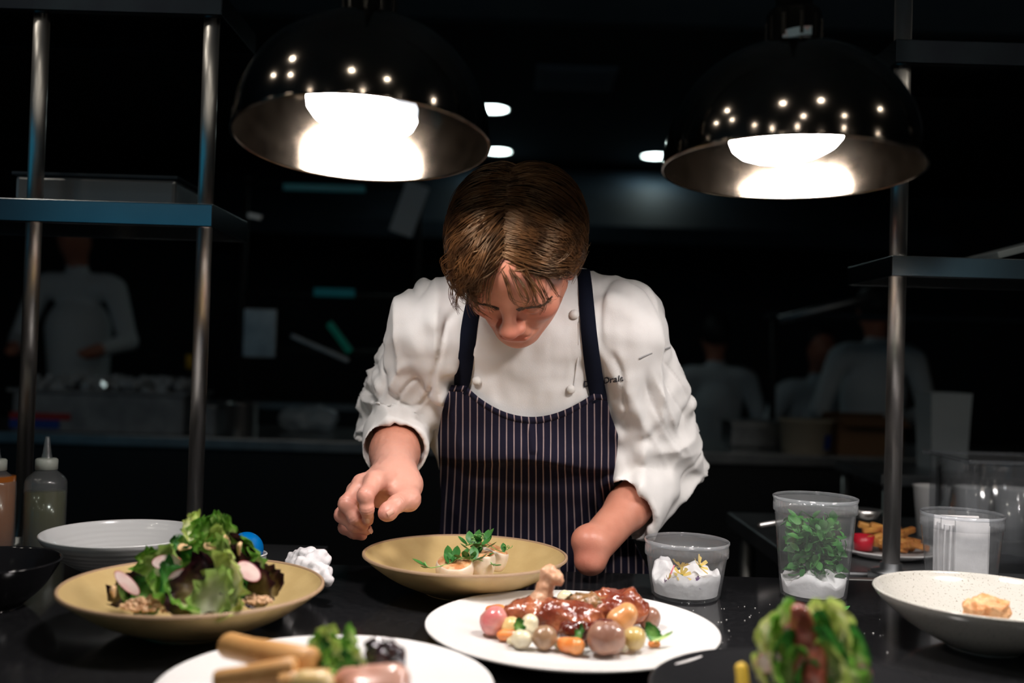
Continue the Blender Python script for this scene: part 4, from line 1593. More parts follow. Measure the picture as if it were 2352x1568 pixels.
        for k in range(7):
            jj = [Vector([rnd.gauss(0, 0.0030) for _ in range(3)]) for _ in range(4)]
            A, B, Cc, Dd = [Vector(x) + jj[i] for i, x in enumerate((a0, b0, cc, dd))]
            pts = []
            for q in range(12):
                t = q / 11
                pts.append(A * (1 - t) ** 3 + B * 3 * t * (1 - t) ** 2 + Cc * 3 * t * t * (1 - t) + Dd * t ** 3)
            v, f = tube_geo(pts, [0.0007 * (1 - 0.7 * q / 11) for q in range(12)], 4, False)
            b = len(vv)
            vv += [tuple(x) for x in v]
            ff += [tuple(i + b for i in q) for q in f]
    return hw(np.array(vv)), ff


hv_, hf_ = build_hair()
HR = link('hair', pd('hair', crel(hv_), hf_), M_hair, CH)
HR['label'] = 'wavy brown hair parted in the middle'
# eyebrows: short strands
bvhead = BVHTree.FromPolygons(((HV - np.array(HC)) @ HM / HS).tolist(), HF.tolist())
for q in (-1, 1):
    mb = MB()
    rnd = random.Random(5 + q)
    for i in range(130):
        t = rnd.random()
        x = q * (0.012 + 0.042 * t)
        z = 0.0085 + 0.006 * math.sin(t * 2.6) - 0.004 * t + rnd.uniform(-0.0028, 0.0028) * (1 - 0.6 * t)
        hb = bvhead.ray_cast(Vector((x, 0.2, z)), Vector((0, -1, 0)))
        y = (hb[0].y if hb[0] is not None else 0.09) - 0.0002
        a = Vector((x, y, z))
        b = a + Vector((q * rnd.uniform(0.004, 0.008), -0.001 - 0.003 * t, rnd.uniform(-0.001, 0.003)))
        m = (a + b) / 2 + Vector((0, 0.0022, 0))
        v, f = tube_geo([a, m, b], [0.0007, 0.0006, 0.0001], 4, False)
        mb.add(v, f)
    link('eyebrow', pd('eyebrow', crel(hw(np.array([tuple(p) for p in mb.v]))), mb.f), M_brow, body)
# ================================================================== FOOD AND SMALL THINGS
def leafmat(name, edge, rib, dark=None, scale=30):
    """lettuce: colour runs from a pale rib to a darker ruffled edge (stored per vertex as 'rim')"""
    if name in MATS:
        return MATS[name]
    m = bpy.data.materials.new(name)
    m.use_nodes = True
    nt = m.node_tree
    b = nt.nodes['Principled BSDF']
    b.inputs['Roughness'].default_value = 0.34
    at = nt.nodes.new('ShaderNodeAttribute')
    at.attribute_name = 'rim'
    tc = nt.nodes.new('ShaderNodeTexCoord')
    n = nt.nodes.new('ShaderNodeTexNoise')
    n.inputs['Scale'].default_value = scale * 3
    n.inputs['Detail'].default_value = 4
    nt.links.new(tc.outputs['Object'], n.inputs['Vector'])
    ad = nt.nodes.new('ShaderNodeMath')
    ad.operation = 'MULTIPLY_ADD'
    nt.links.new(n.outputs['Fac'], ad.inputs[0])
    ad.inputs[1].default_value = 0.9
    sb = nt.nodes.new('ShaderNodeMath')
    sb.operation = 'SUBTRACT'
    nt.links.new(at.outputs['Fac'], sb.inputs[0])
    sb.inputs[1].default_value = 0.42
    nt.links.new(sb.outputs[0], ad.inputs[2])
    r = nt.nodes.new('ShaderNodeValToRGB')
    e = r.color_ramp.elements
    e[0].position = 0.12
    e[0].color = (*rib, 1)
    e[1].position = 0.75
    e[1].color = (*edge, 1)
    if dark:
        q = e.new(1.0)
        q.color = (*dark, 1)
    nt.links.new(ad.outputs[0], r.inputs[0])
    nt.links.new(r.outputs[0], b.inputs['Base Color'])
    tl = nt.nodes.new('ShaderNodeBsdfTranslucent')
    nt.links.new(r.outputs[0], tl.inputs[0])
    mx = nt.nodes.new('ShaderNodeMixShader')
    mx.inputs[0].default_value = 0.42
    out = nt.nodes['Material Output']
    nt.links.new(b.outputs[0], mx.inputs[1])
    nt.links.new(tl.outputs[0], mx.inputs[2])
    nt.links.new(mx.outputs[0], out.inputs[0])
    n3 = nt.nodes.new('ShaderNodeTexNoise')
    n3.inputs['Scale'].default_value = 160
    nt.links.new(tc.outputs['Object'], n3.inputs['Vector'])
    bp = nt.nodes.new('ShaderNodeBump')
    bp.inputs['Strength'].default_value = 0.35
    bp.inputs['Distance'].default_value = 0.001
    nt.links.new(n3.outputs['Fac'], bp.inputs['Height'])
    nt.links.new(bp.outputs[0], b.inputs['Normal'])
    MATS[name] = m
    return m


L_GREEN = leafmat('lettuce_green', (0.23, 0.48, 0.07), (0.70, 0.78, 0.36), (0.12, 0.32, 0.04))
L_PALE = leafmat('lettuce_pale', (0.48, 0.66, 0.20), (0.80, 0.84, 0.58), (0.34, 0.54, 0.12))
L_DARK = leafmat('lettuce_deep_green', (0.045, 0.21, 0.03), (0.20, 0.42, 0.10), (0.02, 0.10, 0.02))
L_YEL = leafmat('lettuce_blanched_yellow', (0.60, 0.66, 0.20), (0.86, 0.86, 0.58), (0.42, 0.56, 0.12))
L_RED = leafmat('lettuce_oxblood', (0.045, 0.012, 0.014), (0.22, 0.16, 0.06), (0.02, 0.006, 0.01))


def leaf_mesh(name, L, Wd, seed, frill=1.0, cup=0.6, curl=0.8, lobes=0):
    rnd = random.Random(seed)
    nu, nv = 12, 10
    ph = [rnd.uniform(0, 6.3) for _ in range(4)]
    fq = rnd.uniform(4.0, 6.5)
    v, rim = [], []
    for i in range(nu + 1):
        t = i / nu
        w = Wd * (math.sin(PI * min(1, t ** 0.75 * 0.93 + 0.05)) ** 0.7)
        if lobes:
            w *= 1 - 0.33 * (0.5 + 0.5 * math.cos(t * lobes * 2 * PI + ph[3]))
        for j in range(nv + 1):
            s = j / nv * 2 - 1
            x = s * w / 2 * (1 + 0.10 * frill * math.sin(fq * 2.1 * t * 3 + ph[0] + s))
            y = L * t + 0.05 * L * frill * (abs(s) ** 2) * math.sin(fq * s + ph[1])
            edge = max(abs(s) ** 3, smooth1((t - 0.72) / 0.28))
            z = cup * Wd * 0.35 * s * s + curl * L * 0.45 * (t - 0.4) ** 2
            z += frill * edge * Wd * 0.13 * math.sin(fq * 2.6 * t * (1.5 if s > 0 else 1.7) + ph[2] * s + s * 3.0)
            z += 0.03 * Wd * math.sin(t * 17 + s * 5 + ph[0])
            v.append((x, y - L * 0.5, z))
            rim.append(min(1, max(abs(s) ** 1.3, t ** 2)))
    f = [(i * (nv + 1) + j, i * (nv + 1) + j + 1, (i + 1) * (nv + 1) + j + 1, (i + 1) * (nv + 1) + j) for i in range(nu) for j in range(nv)]
    me = pd(name, v, f)
    a = me.attributes.new('rim', 'FLOAT', 'POINT')
    a.data.foreach_set('value', rim)
    return me


LEAFS = {}


def leaf(kind, seed, L, Wd, loc, rot, label, group, name='salad_leaf', frill=1.0, cup=0.6, curl=0.8, lobes=0):
    mats = {'g': L_GREEN, 'p': L_PALE, 'd': L_DARK, 'r': L_RED, 'y': L_YEL}
    key = (kind, seed, round(L, 3), round(Wd, 3), frill, cup, curl, lobes)
    if key not in LEAFS:
        LEAFS[key] = leaf_mesh('salad_leaf', L, Wd, seed, frill, cup, curl, lobes)
    o = link(name, LEAFS[key], mats[kind], None, True, loc, rot)
    return tag(o, label, 'leaf', group)


KL = {'g': 'bright green frilly', 'p': 'pale green frilly', 'd': 'deep green', 'r': 'dark oxblood', 'y': 'pale yellow-green'}

# ---------- heaped salad on the mustard bowl
rnd = random.Random(21)
SALAD = [  # px, py, depth, length, width, kind, tilt x, tilt y, turn z, lobes
    (330, 1372, 1.055, .050, .040, 'd', 60, -25, 40, 3), (295, 1352, 1.075, .050, .036, 'r', 65, 40, -40, 4), (275, 1362, 1.06, .045, .034, 'd', 40, 50, 70, 4),
    (370, 1375, 1.035, .060, .045, 'g', 35, 10, 80, 0), (415, 1385, 1.02, .055, .030, 'g', 25, 0, 75, 0), (400, 1352, 1.05, .066, .048, 'd', 50, -15, 60, 0),
    (355, 1322, 1.10, .058, .056, 'g', 60, 10, 20, 3), (380, 1315, 1.08, .064, .055, 'p', 72, 8, -12, 0), (350, 1305, 1.12, .05, .05, 'g', 70, -8, 12, 4),
    (450, 1362, 1.03, .072, .058, 'r', 58, 8, 10, 0), (470, 1345, 1.05, .074, .060, 'r', 66, -10, -12, 3), (500, 1368, 1.02, .064, .050, 'p', 62, 18, -25, 0),
    (525, 1352, 1.035, .082, .064, 'y', 64, -12, -20, 0), (545, 1370, 1.045, .062, .046, 'd', 50, -20, -35, 0), (560, 1352, 1.07, .06, .045, 'd', 60, -25, -40, 3),
    (598, 1346, 1.075, .056, .046, 'r', 72, -30, -15, 0), (605, 1335, 1.10, .05, .042, 'r', 60, -40, 30, 0),
    (425, 1318, 1.08, .060, .050, 'd', 60, 15, -30, 3), (470, 1310, 1.07, .074, .058, 'g', 66, 18, 24, 3), (505, 1318, 1.07, .082, .056, 'p', 70, 8, -30, 4),
    (540, 1318, 1.08, .066, .055, 'r', 60, -14, -18, 0), (430, 1290, 1.11, .055, .045, 'r', 55, 20, 30, 0), (462, 1282, 1.10, .06, .05, 'g', 62, 20, 20, 3),
    (500, 1285, 1.09, .078, .050, 'y', 74, 4, -8, 4), (535, 1285, 1.10, .06, .05, 'r', 60, -20, 16, 0), (570, 1290, 1.10, .064, .048, 'g', 64, -30, -28, 3),
    (588, 1300, 1.10, .066, .040, 'g', 78, -22, -10, 4), (400, 1272, 1.12, .044, .036, 'd', 40, 30, 60, 4), (452, 1250, 1.11, .056, .044, 'g', 60, 22, 35, 3),
    (480, 1240, 1.11, .060, .046, 'g', 70, 6, 10, 4), (515, 1245, 1.11, .064, .040, 'p', 76, -10, -14, 4), (500, 1225, 1.12, .052, .044, 'g', 70, -4, 12, 4),
    (432, 1216, 1.11, .044, .036, 'y', 52, 30, 50, 3), (438, 1232, 1.11, .046, .034, 'g', 62, 25, 30, 3), (532, 1232, 1.11, .054, .026, 'g', 84, -12, -6, 4), (478, 1262, 1.09, .05, .04, 'g', 64, 20, 40, 3)]
for i, (px, py, d, L, Wd, k, ax, ay, az, lo) in enumerate(SALAD):
    leaf(k, 100 + i, L * 0.92, Wd * 0.98, P(px, py, d), (R(ax), R(ay), R(az)), KL[k] + ' lettuce leaf in the tall heap on the mustard bowl', 'salad leaves heaped on the mustard bowl', lobes=lo)
M_radish = pmat('radish_slice_flesh', (0.78, 0.62, 0.58), 0.3, col2=(0.72, 0.48, 0.46), cscale=60)
M_radskin = pmat('radish_skin', (0.48, 0.05, 0.10), 0.3)


def radish_slice(px, py, d, rot, L, Wd, label):
    e = empty('radish_slice', P(px, py, d), label, 'radish', 'radish slices in the salad', rot)
    v, f = lathe_geo([(0, 0.0012), (0.5, 0.0012), (0.5, -0.0012), (0, -0.0012)], 20)
    link('flesh', pd('flesh', [(x * Wd, y * L, z) for x, y, z in v], f), M_radish, e, False)
    v, f = lathe_geo([(0.5, 0.0014), (0.525, 0.0008), (0.525, -0.0008), (0.5, -0.0014)], 20, True)
    link('peel', pd('peel', [(x * Wd, y * L, z) for x, y, z in v], f), M_radskin, e, False)
    return e


radish_slice(383, 1291, 1.07, (R(66), 0, R(12)), 0.016, 0.030, 'thin pink-edged radish slice lying across the pale lettuce of the heap')
radish_slice(413, 1321, 1.04, (R(80), R(-22), 0), 0.012, 0.024, 'narrow deep pink radish slice in the middle of the heap')
radish_slice(571, 1312, 1.05, (R(58), R(35), 0), 0.017, 0.028, 'oval radish slice with pink edge near the blue ball')
radish_slice(292, 1339, 1.04, (R(60), R(42), 0), 0.012, 0.034, 'long pale radish slice leaning at the edge of the heap by the grey bowl')
M_grain = pmat('toasted_grain', (0.62, 0.36, 0.20), 0.7, col2=(0.72, 0.48, 0.30), cscale=120, bump=0.3, bscale=200)
M_nut = pmat('toasted_almond', (0.72, 0.47, 0.25), 0.5)


def grain_heap(name, c, rx, ry, n, r, label, cat, mat, seed, hgt=0.01):
    rnd = random.Random(seed)
    mb = MB()
    for i in range(n):
        a, q = rnd.uniform(0, 6.28), math.sqrt(rnd.random())
        x, y = q * math.cos(a) * rx, q * math.sin(a) * ry
        z = (1 - q * q) * hgt * rnd.random()
        bm = bmesh.new()
        bmesh.ops.create_icosphere(bm, subdivisions=1, radius=r * rnd.uniform(0.7, 1.2))
        M = Matrix.Translation((x, y, z)) @ Euler((rnd.random() * 6, rnd.random() * 6, 0)).to_matrix().to_4x4() @ Matrix.Diagonal((1.4, 0.9, 0.7, 1))
        vs = [tuple(v.co) for v in bm.verts]
        fs = [[v.index for v in f.verts] for f in bm.faces]
        bm.free()
        mb.add(vs, fs, M)
    o = link(name, mb.mesh(name), mat, None, True, c)
    return tag(o, label, cat, None, 'stuff')


grain_heap('toasted_grains', P(345, 1393, 1.03), 0.030, 0.018, 160, 0.0024, 'toasted grains spilled at the front of the heaped salad', 'grains', M_grain, 3, 0.012)
grain_heap('toasted_grains', P(592, 1380, 1.05), 0.016, 0.012, 50, 0.0022, 'toasted grains under the dark leaf at the edge of the salad', 'grains', M_grain, 4, 0.006)
for i, (px, py, d, lb) in enumerate(((425, 1256, 1.08, 'toasted almond half near the top of the heaped salad'), (485, 1256, 1.07, 'toasted almond half below the peak of the heaped salad'),
                                     (522, 1242, 1.08, 'toasted almond half at the peak of the heaped salad'), (263, 1361, 1.03, 'toasted almond half at the low edge of the heap'),
                                     (552, 1262, 1.07, 'toasted almond half resting on dark leaves beside the blue ball'))):
    s_ = SDF((-0.011, -0.007, -0.005), (0.011, 0.007, 0.006), 0.0009)
    s_.cap((-0.004, 0, 0), (0.005, 0, 0), 0.0048, 0.0022, k=0.002)
    s_.plane((0, 0, 0.0005), (0, 0, 1), 0.001)
    V_, F_ = s_.net(1)
    tag(link('almond_half', np_mesh('almond_half', V_, F_), M_nut, None, True, P(px, py, d), (R(50 + 20 * i), R(20 * i), R(35 * i))), lb, 'nut', 'almonds in the salad')

# ---------- seared scallops and pea shoots in the chef's bowl
M_scal = pmat('scallop_flesh', (0.74, 0.60, 0.47), 0.38, col2=(0.78, 0.66, 0.55), cscale=50, sss=0.15, bump=0.15, bscale=160)
M_sear = pmat('scallop_sear', (0.52, 0.20, 0.07), 0.42, col2=(0.70, 0.42, 0.22), cscale=110, cw=(0.42, 0.62), bump=0.3, bscale=220)


def scallop(c, r, h, rot, label):
    e = empty('scallop', c, label, 'scallop', 'seared scallops', rot)
    v, f = lathe_geo(smooth_prof([(0, 0), (r * 0.8, 0.0), (r * 0.98, h * 0.2), (r * 1.02, h * 0.55), (r * 0.97, h * 0.85), (r * 0.9, h * 0.95)], 4), 40)
    v = [(x * (1 + 0.04 * math.sin(3 * math.atan2(y, x))), y * (1 + 0.03 * math.sin(7 * math.atan2(y, x))), z) for x, y, z in v]
    link('flesh', pd('flesh', v, f), M_scal, e)
    v, f = lathe_geo([(r * 0.9, h * 0.95), (r * 0.8, h * 1.01), (r * 0.4, h * 1.03), (0, h * 1.0)], 40)
    v = [(x * (1 + 0.04 * math.sin(3 * math.atan2(y, x))), y * (1 + 0.03 * math.sin(7 * math.atan2(y, x))), z) for x, y, z in v]
    link('seared_top', pd('seared_top', v, f), M_sear, e)
    return e


cb = Vector((BW_CHEF.location.x, BW_CHEF.location.y, TOP + 0.008))
scallop(P(1046, 1322, 1.305), 0.025, 0.023, (R(16), R(-8), R(20)), 'seared scallop lying flat with its browned face to the camera')
scallop(P(1100, 1318, 1.325), 0.021, 0.030, (R(4), R(2), 0), 'pale scallop standing upright between the other two')
scallop(P(1118, 1300, 1.350), 0.024, 0.028, (R(14), R(14), R(50)), 'browned scallop leaning at the back under the pea shoots')
M_pea = pmat('pea_shoot_leaf', (0.030, 0.15, 0.028), 0.42, col2=(0.065, 0.23, 0.045), cscale=40)
M_peast = pmat('pea_shoot_stem', (0.20, 0.42, 0.10), 0.45)


def pea_leaf_geo(L, Wd, bend):
    v, f = [], []
    n = 6
    for i in range(n + 1):
        t = i / n
        w = Wd * math.sin(PI * min(1, 0.06 + 0.94 * t)) ** 0.8
        z = bend * L * t * t
        for s in (-0.5, 0, 0.5):
            v.append((s * w, L * t, z + abs(s) * w * 0.35))
    for i in range(n):
        for k in range(2):
            f.append((i * 3 + k, i * 3 + k + 1, i * 3 + 4 + k, i * 3 + 3 + k))
    return v, f


def pea_shoot(pts, leaves, label, tend=None, scale=1.0, rad=0.0009):
    """stem through world points; leaves = (stem index, size, yaw, pitch)"""
    base = Vector(pts[0])
    e = empty('pea_shoot', base, label, 'herb', 'pea shoots')
    rel = [Vector(p) - base for p in pts]
    sm = []
    for i in range(len(rel) - 1):
        p0, p1, p2, p3 = rel[max(i - 1, 0)], rel[i], rel[i + 1], rel[min(i + 2, len(rel) - 1)]
        for k in range(5):
            t = k / 5
            sm.append(0.5 * ((2 * p1) + (-p0 + p2) * t + (2 * p0 - 5 * p1 + 4 * p2 - p3) * t * t + (-p0 + 3 * p1 - 3 * p2 + p3) * t ** 3))
    sm.append(rel[-1])
    tube('stem', sm, [rad * (1 - 0.5 * i / len(sm)) for i in range(len(sm))], M_peast, e, 6)
    for (i, s, yw, pt) in leaves:
        v, f = pea_leaf_geo(s * scale, s * 0.72 * scale, 0.35)
        p = rel[0].lerp(rel[-1], i) if isinstance(i, float) else rel[i]
        if isinstance(i, float):
            p = sm[int(i * (len(sm) - 1))]
        link('leaf', pd('leaf', v, f), M_pea, e, True, p, Euler((R(pt), 0, R(yw))))
    if tend:
        for (i, r0, turns, dx, dz) in tend:
            p = sm[int(i * (len(sm) - 1))]
            q = []
            for k in range(28):
                t = k / 27
                a = turns * 2 * PI * t
                rr = r0 * (1 - 0.6 * t)
                q.append(p + Vector((dx * t + rr * math.sin(a), 0.3 * rr * math.cos(a), dz * t + rr * (1 - math.cos(a)))))
            tube('tendril', q, 0.0005, M_peast, e, 5)
    return e


pea_shoot([P(975, 1290, 1.29), P(985, 1303, 1.285), P(1010, 1300, 1.285), P(1040, 1290, 1.29)], [(0.30, .022, 95, 8), (0.35, .018, 150, -5), (0.9, .014, 60, 40), (0.95, .013, -60, 40)],
          'pea shoot trailing off the flat scallop into the bowl')
pea_shoot([P(1030, 1285, 1.30), P(1060, 1283, 1.295), P(1090, 1284, 1.30), P(1110, 1288, 1.30)], [(0.05, .018, 30, 60), (0.25, .017, -20, 55), (0.5, .016, 160, 30), (0.7, .018, 15, 40), (0.85, .014, -100, 20), (0.6, .013, -150, 40)],
          'pea shoot laid across the top of the flat and upright scallops')
pea_shoot([P(1070, 1252, 1.335), P(1090, 1248, 1.33), P(1112, 1245, 1.33), P(1140, 1262, 1.325), P(1160, 1268, 1.32)],
          [(0.05, .017, 70, 20), (0.15, .018, 20, 45), (0.3, .018, -30, 50), (0.4, .016, 150, 20), (0.5, .022, -70, 35), (0.55, .018, -20, 50), (0.95, .012, 20, 50), (0.98, .010, -60, 60)],
          'curly pea shoot crowning the leaning scallop', [(0.2, .004, 2.2, .004, .012), (0.35, .005, 2.0, .008, .010), (0.9, .004, 2.4, .012, .006)])
pea_shoot([P(1095, 1275, 1.32), P(1108, 1272, 1.315), P(1122, 1285, 1.31), P(1135, 1300, 1.31)], [(0.1, .014, -40, 40), (0.5, .013, -90, 0), (0.9, .013, 190, -10), (0.95, .012, -120, -10)],
          'pea shoot hanging down beside the leaning scallop')
pea_shoot([P(1078, 1262, 1.325), P(1092, 1256, 1.32), P(1106, 1254, 1.318), P(1124, 1256, 1.318)], [(0.0, .015, 100, 15), (0.2, .016, 200, 10), (0.35, .015, -20, 30), (0.5, .016, 175, 5), (0.7, .017, -60, 20), (0.85, .015, 160, 0), (0.95, .014, -110, 15)],
          'leafy pea shoot lying over the seared edge of the leaning scallop', [(0.3, .004, 2.2, -.003, .012)])
pea_shoot([P(1040, 1290, 1.292), P(1056, 1280, 1.292), P(1074, 1282, 1.295), P(1088, 1290, 1.298)], [(0.1, .013, 60, 30), (0.3, .014, 170, 10), (0.5, .014, -40, 30), (0.75, .013, 200, 10), (0.95, .014, -100, 10)],
          'small pea shoot between the flat and the upright scallop')
# sprig lying on the counter
pea_shoot([on(1889, 1404, TOP + .002), on(1900, 1406, TOP + .004), on(1915, 1405, TOP + .003), on(1935, 1406, TOP + .003)], [(0.9, .016, -80, 10), (0.6, .010, -60, 5), (0.02, .006, 120, 20)],
          'stray pea shoot sprig lying on the black counter')

# ---------- glazed meat plate
M_meat = pmat('glazed_roast_meat', (0.17, 0.028, 0.012), 0.16, col2=(0.42, 0.13, 0.055), cscale=38, cdetail=6, cw=(0.40, 0.62), bump=1.0, bscale=90, coat=0.6)
M_bone = pmat('roast_leg_skin', (0.55, 0.27, 0.15), 0.38, col2=(0.66, 0.38, 0.24), cscale=60, bump=0.5, bscale=110)
M_sauce = pmat('dark_red_sauce', (0.10, 0.012, 0.006), 0.07, coat=1.0, bump=0.6, bscale=60)
zP = TOP + 0.0065


def blob(name, prims, h, mat, label, cat, group=None, disp=0.0, dfreq=90, parent=None, smooth=1, scale=1.0):
    """organic solid from capsules (ax,ay,az, bx,by,bz, ra, rb); world coords; base at lowest point"""
    A = np.array([q[:3] for q in prims] + [q[3:6] for q in prims])
    rm = max(max(q[6], q[7]) for q in prims)
    s = SDF(A.min(0) - rm - 0.01, A.max(0) + rm + 0.01, h)
    for q in prims:
        s.cap(q[:3], q[3:6], q[6], q[7], k=0.006)
    V, F = s.net(smooth)
    if disp > 0:
        N = normals(V, F)
        V = V + N * (disp * vnoise(V, dfreq, dfreq, dfreq, 2.2) + disp * 0.5 * vnoise(V, dfreq * 2.4, dfreq * 2.4, dfreq * 2.4, 5.2))[:, None]
    c = np.array(((V[:, 0].min() + V[:, 0].max()) / 2, (V[:, 1].min() + V[:, 1].max()) / 2, V[:, 2].min()))
    o = link(name, np_mesh(name, V - c, F), mat, parent, True, Vector(c))
    if label:
        tag(o, label, cat, group)
    return o


def cp(px1, py1, d1, px2, py2, d2, ra, rb=None):
    a, b = P(px1, py1, d1), P(px2, py2, d2)
    return (*a, *b, ra, ra if rb is None else rb)


leg = blob('roast_thigh', [cp(1185, 1412, 1.135, 1265, 1415, 1.13, .017, .021), cp(1265, 1415, 1.13, 1345, 1424, 1.125, .021, .020), cp(1200, 1408, 1.14, 1232, 1400, 1.14, .015, .017), cp(1285, 1432, 1.115, 1345, 1437, 1.115, .014, .015)], 0.0026, M_meat,
           'glossy roast leg with its bone end raised on the white plate', 'meat', None, 0.0042, 80)
bo = blob('leg_bone', [cp(1232, 1402, 1.135, 1253, 1350, 1.14, .0165, .0095), cp(1253, 1350, 1.14, 1264, 1322, 1.14, .0095, .0085), cp(1262, 1316, 1.138, 1278, 1320, 1.138, .0085, .0065),
                       cp(1255, 1314, 1.138, 1266, 1312, 1.14, .0065, .0060), cp(1282, 1330, 1.13, 1284, 1334, 1.13, .0060, .0055)], 0.0020, M_bone, None, None, None, 0.0022, 120)
bo.parent = leg
bo.location = bo.location - leg.location
blob('roast_piece', [cp(1388, 1384, 1.16, 1440, 1392, 1.155, .016, .020), cp(1440, 1392, 1.155, 1468, 1405, 1.15, .018, .013), cp(1362, 1404, 1.14, 1395, 1398, 1.14, .014, .015)], 0.0026, M_meat,
     'browned roast meat piece with herbs at the far end of the white plate', 'meat', None, 0.004, 75)
blob('shredded_meat', [cp(1330, 1398, 1.14, 1365, 1393, 1.145, .014, .016), cp(1300, 1393, 1.145, 1335, 1388, 1.145, .010, .012)], 0.0024,
     pmat('herbed_brown_meat', (0.14, 0.075, 0.02), 0.3, col2=(0.34, 0.17, 0.07), cscale=80, bump=0.9, bscale=120, coat=0.4), 'herb-flecked dark morsel between the two roast pieces', 'meat', None, 0.005, 110)
blob('sauce_pool', [cp(1300, 1450, 1.085, 1365, 1452, 1.085, .010, .011), cp(1365, 1452, 1.085, 1395, 1440, 1.10, .010, .010)], 0.0024, M_sauce, 'dark red glaze pooled at the foot of the roast leg', 'sauce', None, 0.004, 90)
VM = {'pink': pmat('radish_pink_roast', (0.56, 0.13, 0.13), 0.25, col2=(0.70, 0.34, 0.29), cscale=25, coat=0.4),
      'gold': pmat('turnip_golden', (0.70, 0.47, 0.17), 0.28, col2=(0.74, 0.58, 0.30), cscale=30, coat=0.3),
      'cream': pmat('onion_cream', (0.76, 0.66, 0.42), 0.26, col2=(0.78, 0.70, 0.52), cscale=30, coat=0.4),
      'potato': pmat('potato_skin_brown', (0.26, 0.145, 0.075), 0.30, col2=(0.36, 0.22, 0.125), cscale=40, coat=0.35, bump=0.2, bscale=90),
      'purple': pmat('potato_skin_mauve', (0.23, 0.105, 0.070), 0.28, col2=(0.36, 0.19, 0.125), cscale=30, coat=0.4, bump=0.15, bscale=90),
      'yellowp': pmat('potato_skin_yellow', (0.50, 0.34, 0.10), 0.28, col2=(0.60, 0.44, 0.20), cscale=35, coat=0.4, bump=0.15, bscale=90),
      'orange': pmat('carrot_orange', (0.78, 0.22, 0.045), 0.30, col2=(0.82, 0.33, 0.10), cscale=50, coat=0.3),
      'sweet': pmat('roast_squash', (0.62, 0.25, 0.08), 0.32, col2=(0.70, 0.36, 0.15), cscale=30, coat=0.3)}
def rp(px1, py1, d1, px2, py2, d2, ra, rb=None):
    """capsule resting on the white plate, each end where the photo shows it"""
    rb = ra if rb is None else rb
    a, b = on(px1, py1, zP + 0.001 + ra), on(px2, py2, zP + 0.001 + rb)
    if abs(px1 - px2) < 20:
        b = a + (P(px2, py2, (a - CAM).dot(cf)) - a)
    return (*a, *b, ra, rb)


VEG = [('radish', 'pink', [rp(1132, 1428, 1.085, 1136, 1420, 1.088, .0155, .0145)], 'round pink roasted radish at the end of the white plate', 'radish'),
       ('carrot_chunk', 'orange', [rp(1125, 1400, 1.12, 1150, 1404, 1.12, .006, .009)], 'small carrot tip peeking out behind the pink radish', 'carrot'),
       ('baby_turnip', 'gold', [rp(1172, 1441, 1.06, 1174, 1436, 1.06, .0115, .0105)], 'golden baby turnip beside the pink radish', 'turnip'),
       ('squash_chunk', 'sweet', [rp(1176, 1415, 1.07, 1184, 1411, 1.07, .0100, .009)], 'orange-brown squash chunk above the golden turnip', 'squash'),
       ('pearl_onion', 'cream', [rp(1213, 1440, 1.05, 1218, 1428, 1.055, .0125, .009)], 'pale yellow onion half leaning on the roast leg', 'onion'),
       ('carrot_chunk', 'orange', [rp(1152, 1459, 1.05, 1180, 1460, 1.045, .006, .007)], 'flat carrot piece under the golden turnip', 'carrot'),
       ('pearl_onion', 'cream', [rp(1170, 1472, 1.03, 1188, 1468, 1.03, .0042, .008), rp(1195, 1468, 1.03, 1202, 1468, 1.03, .0098, .0095)], 'cream pearl onion with stem at the front rim of the plate', 'onion'),
       ('baby_potato', 'potato', [rp(1250, 1464, 1.03, 1255, 1462, 1.03, .0128, .0122)], 'small brown potato between pearl onion and carrot', 'potato'),
       ('baby_carrot', 'orange', [rp(1294, 1478, 1.01, 1325, 1484, 1.01, .0078, .0092)], 'bright orange carrot lying at the front of the plate', 'carrot'),
       ('pearl_onion', 'cream', [rp(1286, 1478, 1.015, 1288, 1480, 1.015, .0065, .006)], 'tiny cream onion bit beside the bright orange carrot', 'onion'),
       ('baby_potato', 'purple', [rp(1385, 1465, 1.02, 1402, 1465, 1.02, .0180, .0172)], 'largest potato, shiny mauve, at the front of the plate', 'potato'),
       ('baby_potato', 'yellowp', [rp(1455, 1468, 1.035, 1458, 1464, 1.035, .0130, .0124)], 'yellow potato next to the largest mauve potato', 'potato'),
       ('squash_chunk', 'sweet', [rp(1425, 1425, 1.06, 1440, 1410, 1.07, .0165, .0130)], 'big roasted orange chunk under the far roast piece', 'squash'),
       ('baby_potato', 'purple', [rp(1492, 1422, 1.09, 1495, 1418, 1.09, .0125, .0120)], 'round mauve potato at the far end under the browned meat', 'potato'),
       ('pearl_onion', 'cream', [rp(1297, 1374, 1.14, 1299, 1370, 1.14, .0098, .0090)], 'pale onion resting behind the roast leg', 'onion'),
       ('carrot_chunk', 'orange', [rp(1495, 1478, 1.04, 1510, 1478, 1.04, .004, .004)], 'thin carrot sliver beside the yellow potato', 'carrot'),
       ('onion_bit', 'cream', [rp(1432, 1487, 1.01, 1436, 1486, 1.01, .0055, .005)], 'small onion crumb in front of the yellow potato', 'onion'),
       ('carrot_chunk', 'orange', [rp(1230, 1420, 1.055, 1290, 1442, 1.045, .006, .007)], 'long carrot baton laid along the roast leg', 'carrot')]
for (nm, mk, pr, lb, ct) in VEG:
    blob(nm, pr, 0.0019, VM[mk], lb, ct, 'vegetables on the white plate', 0.0012, 60)
leaf('d', 301, .018, .015, P(1190, 1438, 1.085), (R(60), R(10), R(30)), 'wilted dark green leaf between the turnip and the onion half', 'greens on the white plate', 'braised_leaf')
leaf('d', 302, .026, .016, P(1332, 1462, 1.065), (R(40), R(-20), R(-50)), 'wilted dark green leaf above the bright orange carrot', 'greens on the white plate', 'braised_leaf')
